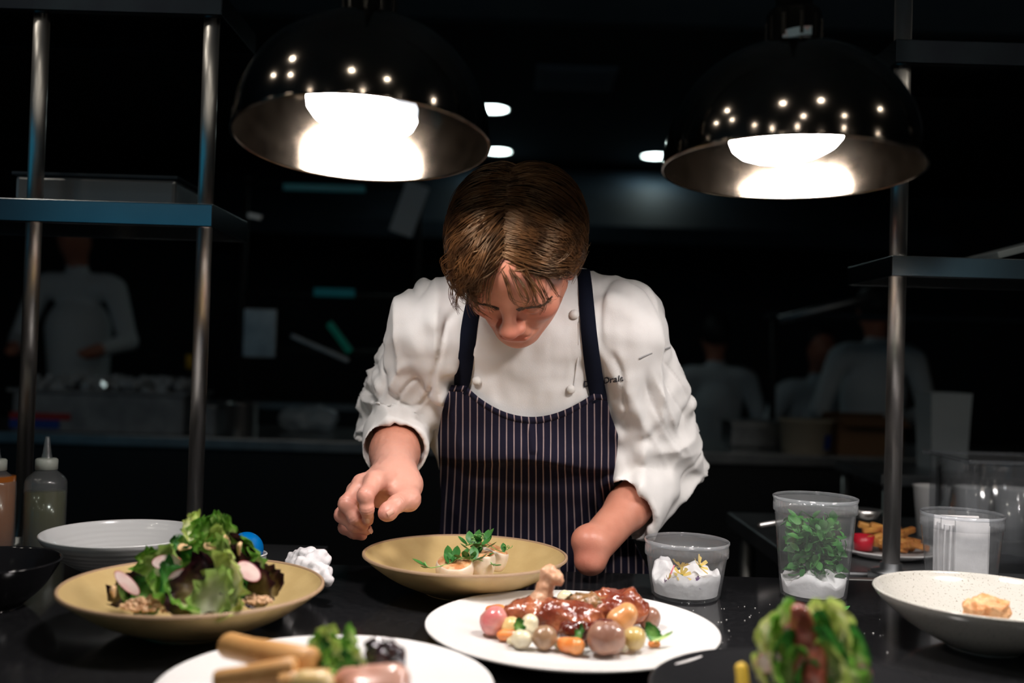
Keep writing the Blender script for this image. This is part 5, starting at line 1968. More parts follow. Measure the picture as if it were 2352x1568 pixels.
leaf('d', 303, .024, .016, P(1498, 1452, 1.085), (R(60), R(-30), R(10)), 'dark wilted leaf under the far mauve potato', 'greens on the white plate', 'braised_leaf')
leaf('g', 304, .026, .007, P(1522, 1466, 1.075), (R(15), R(10), R(-70)), 'thin green sprig at the far end of the white plate', 'greens on the white plate', 'braised_leaf', 0.3)
leaf('d', 305, .022, .016, P(1310, 1388, 1.14), (R(60), R(10), R(30)), 'olive green leaf on top between roast leg and roast piece', 'greens on the white plate', 'braised_leaf')

# ---------- browned sticks plate at the bottom edge
M_stickb = pmat('browned_parsnip', (0.62, 0.32, 0.11), 0.40, col2=(0.42, 0.15, 0.03), cscale=18, cw=(0.48, 0.75), bump=0.25, bscale=60)
M_char = pmat('browned_parsnip_end', (0.40, 0.17, 0.04), 0.45, col2=(0.25, 0.09, 0.02), cscale=40)


def cut_stick(a, b, ra, rb, label, flat=1.0):
    a, b = Vector(a), Vector(b)
    e = empty('roasted_parsnip', a, label, 'parsnip', 'browned sticks on the white plate')
    L = (b - a).length
    q = (b - a).to_track_quat('Z', 'Y').to_euler()
    v, f = lathe_geo([(ra * 0.86, 0.0), (ra, 0.004), (ra * 0.98, L * 0.3), ((ra + rb) / 2, L * 0.6), (rb, L - 0.003), (rb * 0.85, L), (0, L)], 20)
    v = [(x * (1 + 0.05 * math.sin(z * 160 + 2)), y * flat, z) for x, y, z in v]
    link('stick_body', pd('stick_body', v, f), M_stickb, e, True, None, q)
    v, f = lathe_geo([(0, -0.0006), (ra * 0.5, -0.0004), (ra * 0.87, 0.0006)], 20)
    link('cut_end', pd('cut_end', [(x, y * flat, z) for x, y, z in v], f), M_char, e, True, None, q)
    return e


cut_stick(P(520, 1480, 0.88), P(715, 1530, 0.82), .0115, .0155, 'fat browned stick with a dark cut end, upper of the crossed sticks')
cut_stick(P(495, 1562, 0.80), P(680, 1535, 0.80), .0085, .0100, 'browned stick lying across the near side of the plate')
cut_stick(P(640, 1575, 0.79), P(760, 1560, 0.80), .0110, .0090, 'pale browned stick cut off by the bottom of the frame')
cut_stick(P(580, 1556, 0.82), P(690, 1548, 0.83), .0080, .0085, 'short dark browned stick tucked under the fat stick')
rnd = random.Random(77)
for i, (px, py, d, L, Wd, k, ax, ay, az) in enumerate((
        (720, 1490, .85, .026, .022, 'g', 60, 20, 30), (745, 1480, .86, .03, .024, 'y', 66, 0, -20), (770, 1490, .86, .028, .022, 'g', 50, -20, 10), (790, 1480, .87, .028, .018, 'd', 70, 10, 40),
        (808, 1468, .87, .030, .016, 'g', 84, -8, -10), (740, 1510, .84, .03, .026, 'd', 55, 15, 60), (775, 1515, .84, .032, .026, 'y', 60, -20, -40), (805, 1510, .85, .03, .024, 'g', 60, -15, 15),
        (760, 1535, .83, .03, .026, 'g', 45, 0, 80), (795, 1540, .83, .032, .026, 'd', 50, -10, 30), (825, 1520, .84, .026, .02, 'y', 60, -30, -20), (750, 1465, .87, .024, .02, 'y', 60, 30, 10))):
    leaf(k, 400 + i, L, Wd, P(px, py, d), (R(ax), R(ay), R(az)), KL[k] + ' leaf in the small salad beside the browned sticks', 'small salad beside the browned sticks', lobes=3)
blob('prune', [cp(868, 1500, .85, 895, 1512, .84, .0125, .0140), cp(882, 1520, .835, 900, 1522, .835, .0115, .0110)], 0.0018,
     pmat('prune_black', (0.016, 0.008, 0.012), 0.16, col2=(0.03, 0.014, 0.02), cscale=80, bump=0.5, bscale=90, coat=0.5), 'wrinkled black prune on the white plate beside the small salad', 'fruit', None, 0.0045, 110)
M_ham = pmat('pink_cured_meat', (0.62, 0.28, 0.20), 0.3, col2=(0.72, 0.44, 0.34), cscale=22, cw=(0.4, 0.7), coat=0.3)
blob('pink_meat_slice', [cp(800, 1568, .80, 905, 1562, .79, .0125, .0135), cp(820, 1590, .78, 900, 1590, .78, .012, .012)], 0.0022, M_ham, 'thick pink meat slice at the bottom edge of the frame', 'meat', None, 0.001, 40)
blob('melon_ball', [cp(700, 1575, .785, 735, 1575, .785, .0125, .0125)], 0.0020, VM['gold'], 'rounded golden piece beside the pink meat slice', 'vegetable', None, 0.0006, 40)

# ---------- stacked salad on the black plate
for i, (px, py, d, L, Wd, k, ax, ay, az, lo) in enumerate((
        (1760, 1450, .85, .030, .020, 'y', 80, 20, 10, 0), (1790, 1425, .86, .034, .022, 'g', 76, 25, 30, 0), (1770, 1475, .84, .036, .026, 'g', 70, 15, 50, 0), (1745, 1500, .84, .03, .022, 'y', 60, 20, 70, 0),
        (1885, 1435, .86, .036, .026, 'y', 74, -10, -30, 4), (1915, 1430, .86, .036, .026, 'y', 72, -15, 10, 4), (1870, 1450, .85, .03, .024, 'd', 70, 10, 0, 0), (1925, 1470, .85, .040, .026, 'y', 65, -20, -40, 3),
        (1965, 1490, .85, .038, .016, 'd', 86, -14, -5, 3), (1970, 1520, .84, .034, .020, 'g', 70, -25, -30, 3), (1800, 1510, .83, .036, .030, 'd', 66, 10, 20, 0), (1895, 1500, .83, .036, .030, 'd', 66, -10, -20, 0),
        (1780, 1545, .82, .038, .028, 'y', 55, 15, 40, 3), (1830, 1550, .82, .036, .028, 'g', 60, 0, 0, 3), (1900, 1545, .82, .04, .03, 'y', 58, -12, -25, 3), (1945, 1560, .82, .036, .028, 'g', 60, -20, 20, 3),
        (1740, 1555, .83, .03, .024, 'y', 50, 25, 60, 3), (1860, 1585, .81, .036, .03, 'd', 55, 0, 10, 0), (1800, 1590, .81, .036, .03, 'g', 50, 0, 60, 3), (1930, 1600, .81, .036, .03, 'y', 50, 0, -60, 3), (1880, 1475, .85, .028, .022, 'y', 74, -6, -12, 0))):
    leaf(k, 500 + i, L * 1.22, Wd * 1.25, P(px, py, d), (R(ax), R(ay), R(az)), KL[k] + ' leaf in the stacked salad on the black plate', 'stacked salad on the black plate', frill=0.45, lobes=0 if i % 3 else lo)
blob('bacon_stick', [cp(1838, 1408, .84, 1846, 1470, .84, .0085, .0115), cp(1846, 1470, .84, 1850, 1590, .82, .0115, .0150), cp(1872, 1510, .83, 1872, 1590, .81, .010, .012)], 0.0019,
     pmat('dark_red_cured_stick', (0.20, 0.035, 0.022), 0.3, col2=(0.34, 0.09, 0.05), cscale=50, bump=0.4, bscale=80, coat=0.3), 'dark red stick standing upright in the stacked salad', 'meat', None, 0.0016, 80)
radish_slice(1820, 1452, .845, (R(75), R(-15), 0), 0.015, 0.016, 'white radish slice beside the upright dark red stick')
radish_slice(1765, 1520, .825, (R(60), R(-30), 0), 0.016, 0.022, 'pink-rimmed radish slice low in the stacked salad')
radish_slice(1985, 1545, .83, (R(80), R(-40), 0), 0.014, 0.012, 'tiny red radish slice at the outer side of the stacked salad')
M_yel = pmat('yellow_petal', (0.85, 0.55, 0.05), 0.5)
blob('yellow_bean', [cp(1703, 1535, .83, 1708, 1585, .82, .0055, .0055)], 0.0015, M_yel, 'bright yellow bean pod at the edge of the stacked salad', 'bean', None, 0.0004, 60)

# ---------- fried piece in the speckled bowl
blob('fried_piece', [cp(2230, 1395, 1.125, 2300, 1400, 1.12, .010, .011), cp(2255, 1388, 1.13, 2285, 1386, 1.13, .010, .009)], 0.0022,
     pmat('crisp_fried_crust', (0.60, 0.25, 0.09), 0.5, col2=(0.72, 0.40, 0.20), cscale=80, bump=0.8, bscale=140), 'craggy orange fried piece in the speckled bowl', 'fried food', None, 0.005, 130)

# ---------- blue ball in a small white dish
c = on(571, 1272, TOP + 0.034)
dish = empty('ramekin', (c.x - 0.004, c.y, TOP), 'small white dish under the blue ball behind the salad', 'dish')
lathe('dish_body', smooth_prof([(0, 0.0), (0.022, 0.0), (0.026, 0.004), (0.029, 0.032), (0.030, 0.034), (0.0275, 0.034), (0.024, 0.008), (0, 0.006)], 4), M_white, dish, 48)
bl = lathe('blue_ball', [(0.0245 * math.sin(PI * i / 24), -0.0245 * math.cos(PI * i / 24)) for i in range(25)], pmat('glossy_blue_plastic', (0.0, 0.16, 0.50), 0.22, coat=0.2), None, 48, loc=(c.x - 0.004, c.y, TOP + 0.0405))
tag(bl, 'glossy bright blue ball sitting in a small white dish', 'ball')

# ---------- folded white cloth on the counter
M_cloth = pmat('white_kitchen_cloth', (0.74, 0.71, 0.72), 0.85, bump=0.25, bscale=350, col2=(0.70, 0.67, 0.68), cscale=30)
blob('rolled_cloth', [cp(690, 1290, 1.33, 725, 1292, 1.30, .018, .018), cp(715, 1285, 1.32, 738, 1278, 1.315, .012, .008), cp(700, 1305, 1.27, 735, 1318, 1.25, .014, .013), cp(735, 1318, 1.25, 748, 1328, 1.235, .011, .009), cp(672, 1284, 1.34, 692, 1296, 1.32, .011, .015)],
     0.0024, M_cloth, 'crumpled white cloth on the counter between the two mustard bowls', 'cloth', None, 0.0062, 62)

# ---------- squeeze bottles
M_sq = plastic_mat('squeeze_bottle_plastic', (0.80, 0.86, 0.84), 0.85, 0.12, 0.2)
M_cap = pmat('squeeze_cap_translucent', (0.36, 0.38, 0.34), 0.4, col2=(0.30, 0.32, 0.28), cscale=20)
M_oil = pmat('olive_oil', (0.055, 0.050, 0.006), 0.2, trans=0.0, coat=0.3)
M_orange = pmat('orange_sauce', (0.26, 0.075, 0.012), 0.25, coat=0.3)


def squeeze(px, py, d, liquid, lvl, label, Hh=0.155):
    c = P(px, py, d)
    e = empty('squeeze_bottle', (c.x, c.y, TOP), label, 'bottle', 'squeeze bottles')
    r = 0.031
    lathe('bottle_wall', smooth_prof([(0, 0.001), (r * 0.9, 0.0), (r, 0.006), (r, 0.05), (r, 0.098), (r * 0.93, 0.112), (r * 0.62, 0.122), (0.015, 0.126), (0.0145, 0.132)], 4), M_sq, e, 48)
    lathe('liquid', [(0, 0.003), (r * 0.94, 0.004), (r * 0.95, 0.05), (r * 0.95, lvl), (0, lvl)], liquid, e, 40)
    lathe('cap', [(0, 0.127), (0.0165, 0.127), (0.0165, 0.142), (0.0145, 0.144), (0.008, 0.1445), (0, 0.1445)], M_cap, e, 40)
    lathe('nozzle', [(0.0085, 0.144), (0.0065, 0.152), (0.0035, 0.176), (0.0028, 0.178), (0, 0.178)], M_sq, e, 24)
    return e


squeeze(100, 1250, 1.53, M_oil, 0.093, 'clear squeeze bottle half full of olive oil beside the grey bowl')
squeeze(-18, 1250, 1.50, M_orange, 0.118, 'orange sauce squeeze bottle cut off by the frame')

# ---------- what is inside the plastic tubs
M_paper = pmat('white_paper_towel', (0.78, 0.76, 0.76), 0.9, bump=0.4, bscale=120, col2=(0.72, 0.70, 0.70), cscale=40)


def crumple(name, c, r, h, seed, label, hollow=0.0):
    """crumpled sheet pressed into the bottom of a tub: creased mound with a skirt"""
    n, m = 72, 16
    v, f = [], []

    def hz(x, y, q):
        n1 = noise.noise((x * 34 + seed, y * 34, 0.3))
        n2 = 1 - 2 * abs(noise.noise((x * 60 + seed, y * 60, 5.3)))
        n3 = 1 - 2 * abs(noise.noise((x * 130 + seed, y * 130, 9.3)))
        return h * (0.72 - hollow * (1 - q * q) + 0.55 * n1 + 0.16 * n2 + 0.06 * n3)

    for i in range(m + 1):
        q = i / m
        for k in range(n):
            a = 2 * PI * k / n
            x, y = r * q * math.cos(a), r * q * math.sin(a)
            v.append((x, y, max(0.002, hz(x, y, q))))
    for (zz, rr) in ((0.66, 0.985), (0.33, 0.955), (0.0, 0.92)):
        for k in range(n):
            a = 2 * PI * k / n
            x, y = r * math.cos(a), r * math.sin(a)
            w = 1 - 0.035 * abs(noise.noise((math.cos(a) * 6 + seed, math.sin(a) * 6, zz * 5)))
            v.append((x * rr * w, y * rr * w, max(0.002, hz(x, y, 1.0)) * zz + 0.0005))
    for i in range(m + 3):
        for k in range(n):
            f.append((i * n + k, i * n + (k + 1) % n, (i + 1) * n + (k + 1) % n, (i + 1) * n + k))
    o = link(name, pd(name, v, f), M_paper, None, True, c)
    return tag(o, label, 'paper')


pf = Vector((c_flo.x, c_flo.y, TOP + 0.004))
crumple('paper_towel', pf, 0.0470, 0.040, 3, 'crumpled white paper lining the short tub of flowers', 0.35)
ph = Vector((c_hrb.x, c_hrb.y, TOP + 0.004))
crumple('paper_towel', ph, 0.0445, 0.030, 9, 'crumpled white paper at the bottom of the tall herb tub')
M_fy = pmat('flower_yellow', (0.80, 0.52, 0.06), 0.5, col2=(0.85, 0.62, 0.16), cscale=90)
M_fp = pmat('flower_purple', (0.14, 0.05, 0.20), 0.5)
M_fk = pmat('flower_pink', (0.75, 0.18, 0.22), 0.5)
M_fc = pmat('flower_green_centre', (0.10, 0.18, 0.03), 0.6)


def flower(loc, r, mat, label, seed, rot):
    rnd = random.Random(seed)
    e = empty('edible_flower', loc, label, 'flower', 'edible flowers in the short tub', rot)
    for k in range(9):
        a = 2 * PI * k / 9
        L = r * rnd.uniform(0.85, 1.1)
        v, f = [], []
        for i in range(4):
            t = i / 3
            w = 0.34 * r * (0.5 + t * 0.8 if t < 0.7 else 1.0)
            for s in (-0.5, 0.5):
                v.append((s * w, L * t, 0.12 * r * t + 0.25 * r * t * t))
        v.append((0, L * 0.9, 0.2 * r))
        for i in range(3):
            f.append((2 * i, 2 * i + 1, 2 * i + 3, 2 * i + 2))
        link('petal', pd('petal', v, f), mat, e, True, None, (R(rnd.uniform(-15, 15)), 0, a))
    lathe('flower_centre', [(0, 0.12 * r), (0.16 * r, 0.09 * r), (0.2 * r, 0)], M_fc, e, 10)
    return e


def tp(c, dx, dy, dz):
    return Vector((c.x + dx, c.y + dy, TOP + dz))


flower(tp(c_flo, -0.012, -0.032, 0.034), 0.013, M_fy, 'yellow flower at the front of the short tub', 1, (R(60), 0, 0.3))
flower(tp(c_flo, 0.014, -0.022, 0.046), 0.014, M_fy, 'yellow flower standing highest in the short tub', 2, (R(50), R(10), 1.0))
flower(tp(c_flo, -0.028, -0.028, 0.026), 0.010, M_fy, 'yellow flower against the wall of the short tub', 3, (R(70), R(-20), 2.0))
flower(tp(c_flo, -0.010, -0.010, 0.042), 0.013, M_fy, 'pale yellow flower at the back of the short tub', 4, (R(30), R(5), 2.6))
flower(tp(c_flo, 0.010, -0.036, 0.026), 0.009, M_fp, 'small purple flower between the yellow ones', 5, (R(60), 0, 0.5))
flower(tp(c_flo, -0.033, -0.026, 0.022), 0.008, M_fp, 'small purple flower low against the tub wall', 6, (R(60), 0, 1.5))
a_ = tp(c_flo, -0.030, -0.022, 0.020)
tag(tube('flower_stem', [Vector((0, 0, 0)), Vector((0.004, 0, 0.012)), Vector((0.010, 0.002, 0.026))], [0.0012, 0.0012, 0.0009], M_fk, None, 6, a_), 'bright pink flower stem leaning in the short tub', 'stem')

# pea shoots stuffed in the tall tub: too tangled to count
rnd = random.Random(5)
mb = MB()
for i in range(300):
    a, q = rnd.uniform(0, 6.28), rnd.random() ** 0.5 * 0.041
    z = rnd.uniform(0.030, 0.104)
    if q > 0.036 and rnd.random() < 0.3:
        q *= 0.8
    q *= 0.82 + 0.18 * (z / 0.11)
    v, f = pea_leaf_geo(rnd.uniform(0.010, 0.020), rnd.uniform(0.008, 0.014), rnd.uniform(-0.3, 0.5))
    M = Matrix.Translation((q * math.cos(a), q * math.sin(a), z)) @ Euler((rnd.uniform(-1.4, 1.4), rnd.uniform(-1, 1), rnd.uniform(0, 6.28))).to_matrix().to_4x4()
    mb.add(v, f, M)
for i in range(60):
    a, q = rnd.uniform(0, 6.28), rnd.random() ** 0.5 * 0.036
    p = Vector((q * math.cos(a), q * math.sin(a), rnd.uniform(0.03, 0.085)))
    pts = [p]
    dv = Vector((rnd.uniform(-1, 1), rnd.uniform(-1, 1), rnd.uniform(-0.2, 1))).normalized()
    for k in range(5):
        dv = (dv + Vector((rnd.uniform(-.5, .5), rnd.uniform(-.5, .5), rnd.uniform(-.4, .4)))).normalized()
        nx = pts[-1] + dv * 0.007
        if math.hypot(nx.x, nx.y) > 0.043 or nx.z > 0.115 or nx.z < 0.02:
            break
        pts.append(nx)
    if len(pts) > 2:
        v, f = tube_geo(pts, 0.0007, 5)
        mb.add(v, f)
hs = link('pea_shoot_tangle', mb.mesh('pea_shoot_tangle'), M_pea, None, True, (c_hrb.x, c_hrb.y, TOP + 0.003))
tag(hs, 'tangle of green pea shoots filling the tall plastic tub', 'herbs', None, 'stuff')
# folded papers
for i in range(9):
    t = (i - 4) / 4
    hgt = 0.097 + 0.006 * math.cos(i * 2.1)
    o = link('folded_paper', box_me('folded_paper', 0.066 * math.sqrt(1 - (t * 0.72) ** 2) + 0.004, 0.0042, hgt, 0.001), M_paper, None, False,
             (c_pap.x + 0.002 * math.sin(i * 3), c_pap.y + t * 0.030, TOP + 0.005 + hgt / 2), (R(2 * math.sin(i)), 0, R(3 * math.sin(i * 1.7) + (6 if i == 0 else 0))))
    tag(o, 'folded white paper sheet standing packed in the clear plastic tub', 'paper', 'folded papers in the tub')

# crumbs and water drops on the stone
M_crumb = pmat('salt_crumb', (0.6, 0.6, 0.58), 0.4)
rnd = random.Random(31)
mb = MB()
for i in range(70):
    p = on(rnd.uniform(1560, 2050), rnd.uniform(1370, 1500), TOP)
    bm = bmesh.new()
    bmesh.ops.create_icosphere(bm, subdivisions=1, radius=rnd.uniform(0.0003, 0.0011))
    mb.add([tuple(v.co) for v in bm.verts], [[v.index for v in f.verts] for f in bm.faces], Matrix.Translation((p.x, p.y, TOP + 0.0003)))
    bm.free()
tag(link('crumbs', mb.mesh('crumbs'), M_crumb, None), 'tiny crumbs and drops scattered on the black counter', 'crumbs', None, 'stuff')
# ================================================================== THE KITCHEN BEHIND
M_bc = pmat('back_counter_black', (0.018, 0.019, 0.021), 0.35)
M_tub = pmat('grey_ice_tub', (0.34, 0.36, 0.38), 0.4, col2=(0.22, 0.23, 0.25), cscale=14, cw=(0.35, 0.65), bump=0.2, bscale=40)
M_cream = pmat('cream_plastic', (0.62, 0.52, 0.38), 0.5)
M_brown = pmat('brown_cardboard', (0.26, 0.13, 0.06), 0.7)
M_blue = pmat('blue_label', (0.02, 0.07, 0.40), 0.5)
M_redl = pmat('red_label', (0.45, 0.03, 0.03), 0.5)
M_pw = pmat('white_tall_container', (0.60, 0.65, 0.66), 0.5)
M_coat = pmat('cook_coat_grey_white', (0.70, 0.76, 0.80), 0.85, bump=0.1, bscale=300)
M_black = pmat('matt_black', (0.015, 0.015, 0.016), 0.6)
YB = 3.60
bc = empty('back_counter', (0, 0, 0), 'long dark counter along the kitchen behind the chef', 'counter')
box('counter_top', (-2.6, YB, TOP - 0.04), (2.6, YB + 0.7, TOP), M_steel_d, bc, 0.003)
box('cabinet', (-2.6, YB + 0.03, 0), (2.6, YB + 0.68, TOP - 0.04), M_bc, bc)


def atY(px, py, Y):
    v = P(px, py, 1.0) - CAM
    return CAM + v * ((Y - CAM.y) / v.y)


# ice tub with red and blue stripes
p = atY(260, 1000, YB + 0.2)
e = empty('storage_tub', (p.x, p.y, TOP), 'large grey tub of ice with red and blue bands on the back counter', 'tub')
lathe_b = box('tub_body', (-0.32, -0.15, 0), (0.32, 0.15, 0.15), M_tub, e, 0.012)
box('red_band', (-0.325, -0.155, 0.045), (-0.10, -0.149, 0.07), M_redl, e)
box('blue_band', (-0.325, -0.155, 0.012), (-0.14, -0.149, 0.045), M_blue, e)
box('rim', (-0.335, -0.165, 0.146), (0.335, 0.165, 0.158), M_tub, e, 0.004)
rnd = random.Random(8)
mb = MB()
for i in range(160):
    me = box_me('i', 0.03, 0.03, 0.03, 0.004, 1)
    M = Matrix.Translation((rnd.uniform(-0.29, 0.29), rnd.uniform(-0.13, 0.13), 0.158 + rnd.uniform(0, 0.04))) @ Euler((rnd.random() * 6, rnd.random() * 6, rnd.random() * 6)).to_matrix().to_4x4()
    mb.add([tuple(v.co) for v in me.vertices], [tuple(q.vertices) for q in me.polygons], M)
    bpy.data.meshes.remove(me)
ic = link('ice_cubes', mb.mesh('ice_cubes'), pmat('ice', (0.5, 0.54, 0.58), 0.15, coat=0.5), None, False, (p.x, p.y, TOP))
tag(ic, 'ice cubes heaped in the grey tub on the back counter', 'ice', None, 'stuff')
# steel bain-marie pot
p = atY(553, 995, YB + 0.08)
e = empty('steel_pot', (p.x, p.y, TOP), 'small polished steel pot at the end of the back counter tubs', 'pot')
lathe('pot_body', [(0, 0.0), (0.056, 0.0), (0.060, 0.004), (0.060, 0.120), (0.065, 0.124), (0.065, 0.127), (0.058, 0.126), (0.057, 0.006), (0, 0.005)], M_steel, e, 48)
p = atY(490, 990, YB + 0.12)
e = empty('food_pan', (p.x, p.y, TOP), 'low grey pan between the shelf post and the steel pot', 'pan')
box('pan_body', (-0.035, -0.08, 0), (0.030, 0.08, 0.11), M_tub, e, 0.01)
box('rim', (-0.040, -0.088, 0.108), (0.036, 0.088, 0.114), M_steel_d, e, 0.002)
# clear-wrapped tray with bluish film
p = atY(705, 960, YB + 0.4)
tag(blob('plastic_bag', [(p.x - 0.07, p.y, TOP + 0.05, p.x + 0.08, p.y, TOP + 0.05, 0.045, 0.05), (p.x, p.y, TOP + 0.06, p.x + 0.05, p.y, TOP + 0.09, 0.04, 0.03)], 0.008,
         pmat('bluish_film', (0.42, 0.50, 0.56), 0.15, coat=0.5), None, None, None, 0.012, 22), 'crumpled bluish plastic bag on the back counter', 'bag')
p = atY(510, 850, 4.6)
e = empty('sauce_bottle', (p.x, YB + 0.55, TOP), 'slim bottle with a yellow cap on the back counter', 'bottle')
lathe('bottle_body', [(0, 0), (0.03, 0), (0.032, 0.01), (0.032, 0.16), (0.014, 0.20), (0.014, 0.24), (0, 0.24)], M_black, e, 24)
lathe('cap', [(0, 0.24), (0.022, 0.24), (0.022, 0.30), (0, 0.30)], pmat('yellow_cap', (0.70, 0.42, 0.04), 0.4), e, 24)

# things to the other side
p = atY(1850, 1008, YB + 0.10)
e = empty('storage_tub', (p.x, p.y, TOP), 'cream plastic tub with a blue label on the back counter', 'tub')
v, f = lathe_geo([(0, 0), (0.080, 0), (0.086, 0.006), (0.098, 0.118), (0.104, 0.120), (0.104, 0.127), (0.096, 0.126), (0, 0.11)], 40)
link('tub_body', pd('tub_body', v, f), M_cream, e)
v, f = [], []
for i in range(6):
    a = R(-62 + i * 5)
    rr = 0.094
    v += [(rr * math.cos(a), rr * math.sin(a), 0.02), ((rr + .006) * math.cos(a), (rr + .006) * math.sin(a), 0.075)]
for i in range(5):
    f.append((2 * i, 2 * i + 2, 2 * i + 3, 2 * i + 1))
link('blue_label', pd('blue_label', v, f), M_blue, e)
p = atY(1980, 1010, YB + 0.14)
e = empty('cardboard_box', (p.x, p.y, TOP), 'brown cardboard box beside the cream tub', 'box')
box('box_body', (-0.12, -0.09, 0), (0.12, 0.09, 0.13), M_brown, e, 0.002)
box('flap', (-0.12, -0.16, 0.128), (0.12, -0.09, 0.132), M_brown, e, rot=(R(25), 0, 0))
box('flap', (-0.12, 0.09, 0.128), (0.12, 0.16, 0.132), M_brown, e, rot=(R(-35), 0, 0))
p = atY(1760, 940, YB + 0.35)
e = empty('food_pan', (p.x, p.y, TOP), 'wide shallow steel pan behind the cream tub', 'pan')
box('pan_body', (-0.16, -0.1, 0), (0.16, 0.1, 0.10), M_steel_d, e, 0.01)
box('rim', (-0.17, -0.11, 0.098), (0.17, 0.11, 0.104), M_steel_d, e, 0.002)
# tall white container, on its own steel stand behind the work table
p = atY(2162, 1078, 2.9)
tb = empty('steel_stand', (p.x, 2.9, 0), 'plain steel stand holding the tall white container', 'stand')
zst = p.z
box('stand_top', (-0.25, -0.2, zst - 0.03), (0.45, 0.2, zst), M_steel_d, tb, 0.003)
for xx in (-0.22, 0.42):
    for yy in (-0.17, 0.17):
        tube('leg', [(xx, yy, 0), (xx, yy, zst - 0.03)], 0.015, M_steel, tb)
e = empty('tall_container', (p.x, p.y, zst), 'tall square white plastic container behind the paper-filled tub', 'container')
v, f = lathe_geo([(0, 0), (0.068, 0), (0.072, 0.006), (0.084, 0.225), (0.086, 0.228), (0.080, 0.228), (0.07, 0.01), (0, 0.008)], 4)
me = pd('container_body', v, f)
link('container_body', me, M_pw, e, False, None, (0, 0, R(45)))
# plate of fries with a red dip
p = on(2035, 1255, TOP - 0.012 + 0.016)
e = empty('side_plate', (p.x, p.y, TOP - 0.012), 'white side plate of golden fries behind the steel post', 'plate')
lathe('plate_body', smooth_prof([(0, 0), (0.05, 0.0), (0.07, 0.006), (0.092, 0.014), (0.094, 0.016), (0.09, 0.0165), (0.068, 0.010), (0.05, 0.006), (0, 0.006)], 4), M_white, e, 64)
pp = Vector((p.x, p.y, TOP - 0.012))
q = empty('dip_cup', (pp.x - 0.046, pp.y - 0.014, pp.z + 0.012), 'small bright red dip cup on the plate of fries', 'cup')
lathe('cup_body', [(0, 0), (0.015, 0), (0.019, 0.026), (0.017, 0.026), (0.0145, 0.004), (0, 0.004)], pmat('red_cup', (0.50, 0.012, 0.03), 0.35), q, 32)
lathe('dip', [(0, 0.020), (0.0165, 0.020)], pmat('red_dip', (0.35, 0.01, 0.01), 0.3), q, 32)
M_fry = pmat('golden_fries', (0.62, 0.30, 0.07), 0.5, col2=(0.45, 0.16, 0.04), cscale=40, bump=0.2)
rnd = random.Random(3)
for i in range(16):
    o = link('french_fry', box_me('french_fry', 0.055 + 0.02 * rnd.random(), 0.011, 0.011, 0.002, 1), M_fry, None, False,
             (pp.x + rnd.uniform(-0.015, 0.040), pp.y + rnd.uniform(-0.02, 0.03), pp.z + 0.017 + 0.009 * (i // 4) + rnd.uniform(0, .002)), (rnd.uniform(-.2, .2), rnd.uniform(-.25, .25), rnd.uniform(-0.9, 0.9)))
    tag(o, 'golden fry in the pile on the white side plate', 'fry', 'fries on the side plate')
# steel handle poking out beside the tall tub
hp = P(1745, 1207, 1.62)
e = empty('steel_ladle', (hp.x, hp.y, hp.z), 'steel ladle handle resting level behind the tall herb tub', 'ladle')
tube('handle', [(0, 0, 0), (0.10, 0.10, 0.0), (0.24, 0.22, -0.002)], [0.0055, 0.005, 0.005], M_steel, e, 10)
lathe('ladle_cup', [(0, -0.02), (0.02, -0.016), (0.03, 0), (0.028, 0), (0.018, -0.014), (0, -0.018)], M_steel, e, 24, loc=(0.262, 0.24, -0.002))
# measuring jug with red scale
jc = P(2290, 1200, 1.72)
M_jug = plastic_mat('jug_smoky_plastic', (0.80, 0.82, 0.84), 0.9, 0.06, 0.08)
jg = empty('measuring_jug', (jc.x, jc.y, TOP - 0.012), 'clear square measuring jug with red scale marks on the work table', 'jug')
bm = bmesh.new()
bmesh.ops.create_cube(bm, size=1.0)
bmesh.ops.scale(bm, vec=(0.18, 0.18, 0.185), verts=bm.verts)
bmesh.ops.translate(bm, vec=(0, 0, 0.0925), verts=bm.verts)
bmesh.ops.bevel(bm, geom=[x for x in bm.edges if abs(x.verts[0].co.z - x.verts[1].co.z) > 0.1], offset=0.02, segments=4, affect='EDGES')
bmesh.ops.delete(bm, geom=[x for x in bm.faces if x.calc_center_median().z > 0.18], context='FACES')
me = bpy.data.meshes.new('jug_wall')
bm.to_mesh(me)
bm.free()
link('jug_wall', me, M_jug, jg, True)
for sx, sy, lx, ly in ((0, -1, 0.19, 0.006), (0, 1, 0.19, 0.006), (-1, 0, 0.006, 0.19), (1, 0, 0.006, 0.19)):
    box('rim', (sx * 0.092 - lx / 2, sy * 0.092 - ly / 2, 0.181), (sx * 0.092 + lx / 2, sy * 0.092 + ly / 2, 0.188), M_jug, jg, 0.002)
M_redm = pmat('red_scale_print', (0.65, 0.03, 0.03), 0.5)
for i in range(3):
    z = 0.05 + i * 0.05
    o = box('scale_mark', (0.048, -0.0925, z), (0.066, -0.0905, z + 0.003), M_redm, jg)
    tm = text_mesh(str(i + 1), 0.016, 0.0004)
    tm.materials.clear()
    link('scale_number', tm, M_redm, jg, False, (0.034, -0.0915, z - 0.003), (R(90), 0, 0))
# white cups nested behind the jug
for k, (px, py) in enumerate(((2140, 1150), (2232, 1152), (2324, 1155))):
    cpos = P(px, py, 1.98)
    e = empty('paper_cup', (cpos.x, cpos.y, TOP - 0.012), 'white cup in the row seen through the measuring jug', 'cup', 'white cups behind the jug')
    lathe('cup_body', [(0, 0), (0.026, 0), (0.036, 0.100), (0.038, 0.103), (0.034, 0.102), (0.025, 0.004), (0, 0.004)], M_white, e, 32)

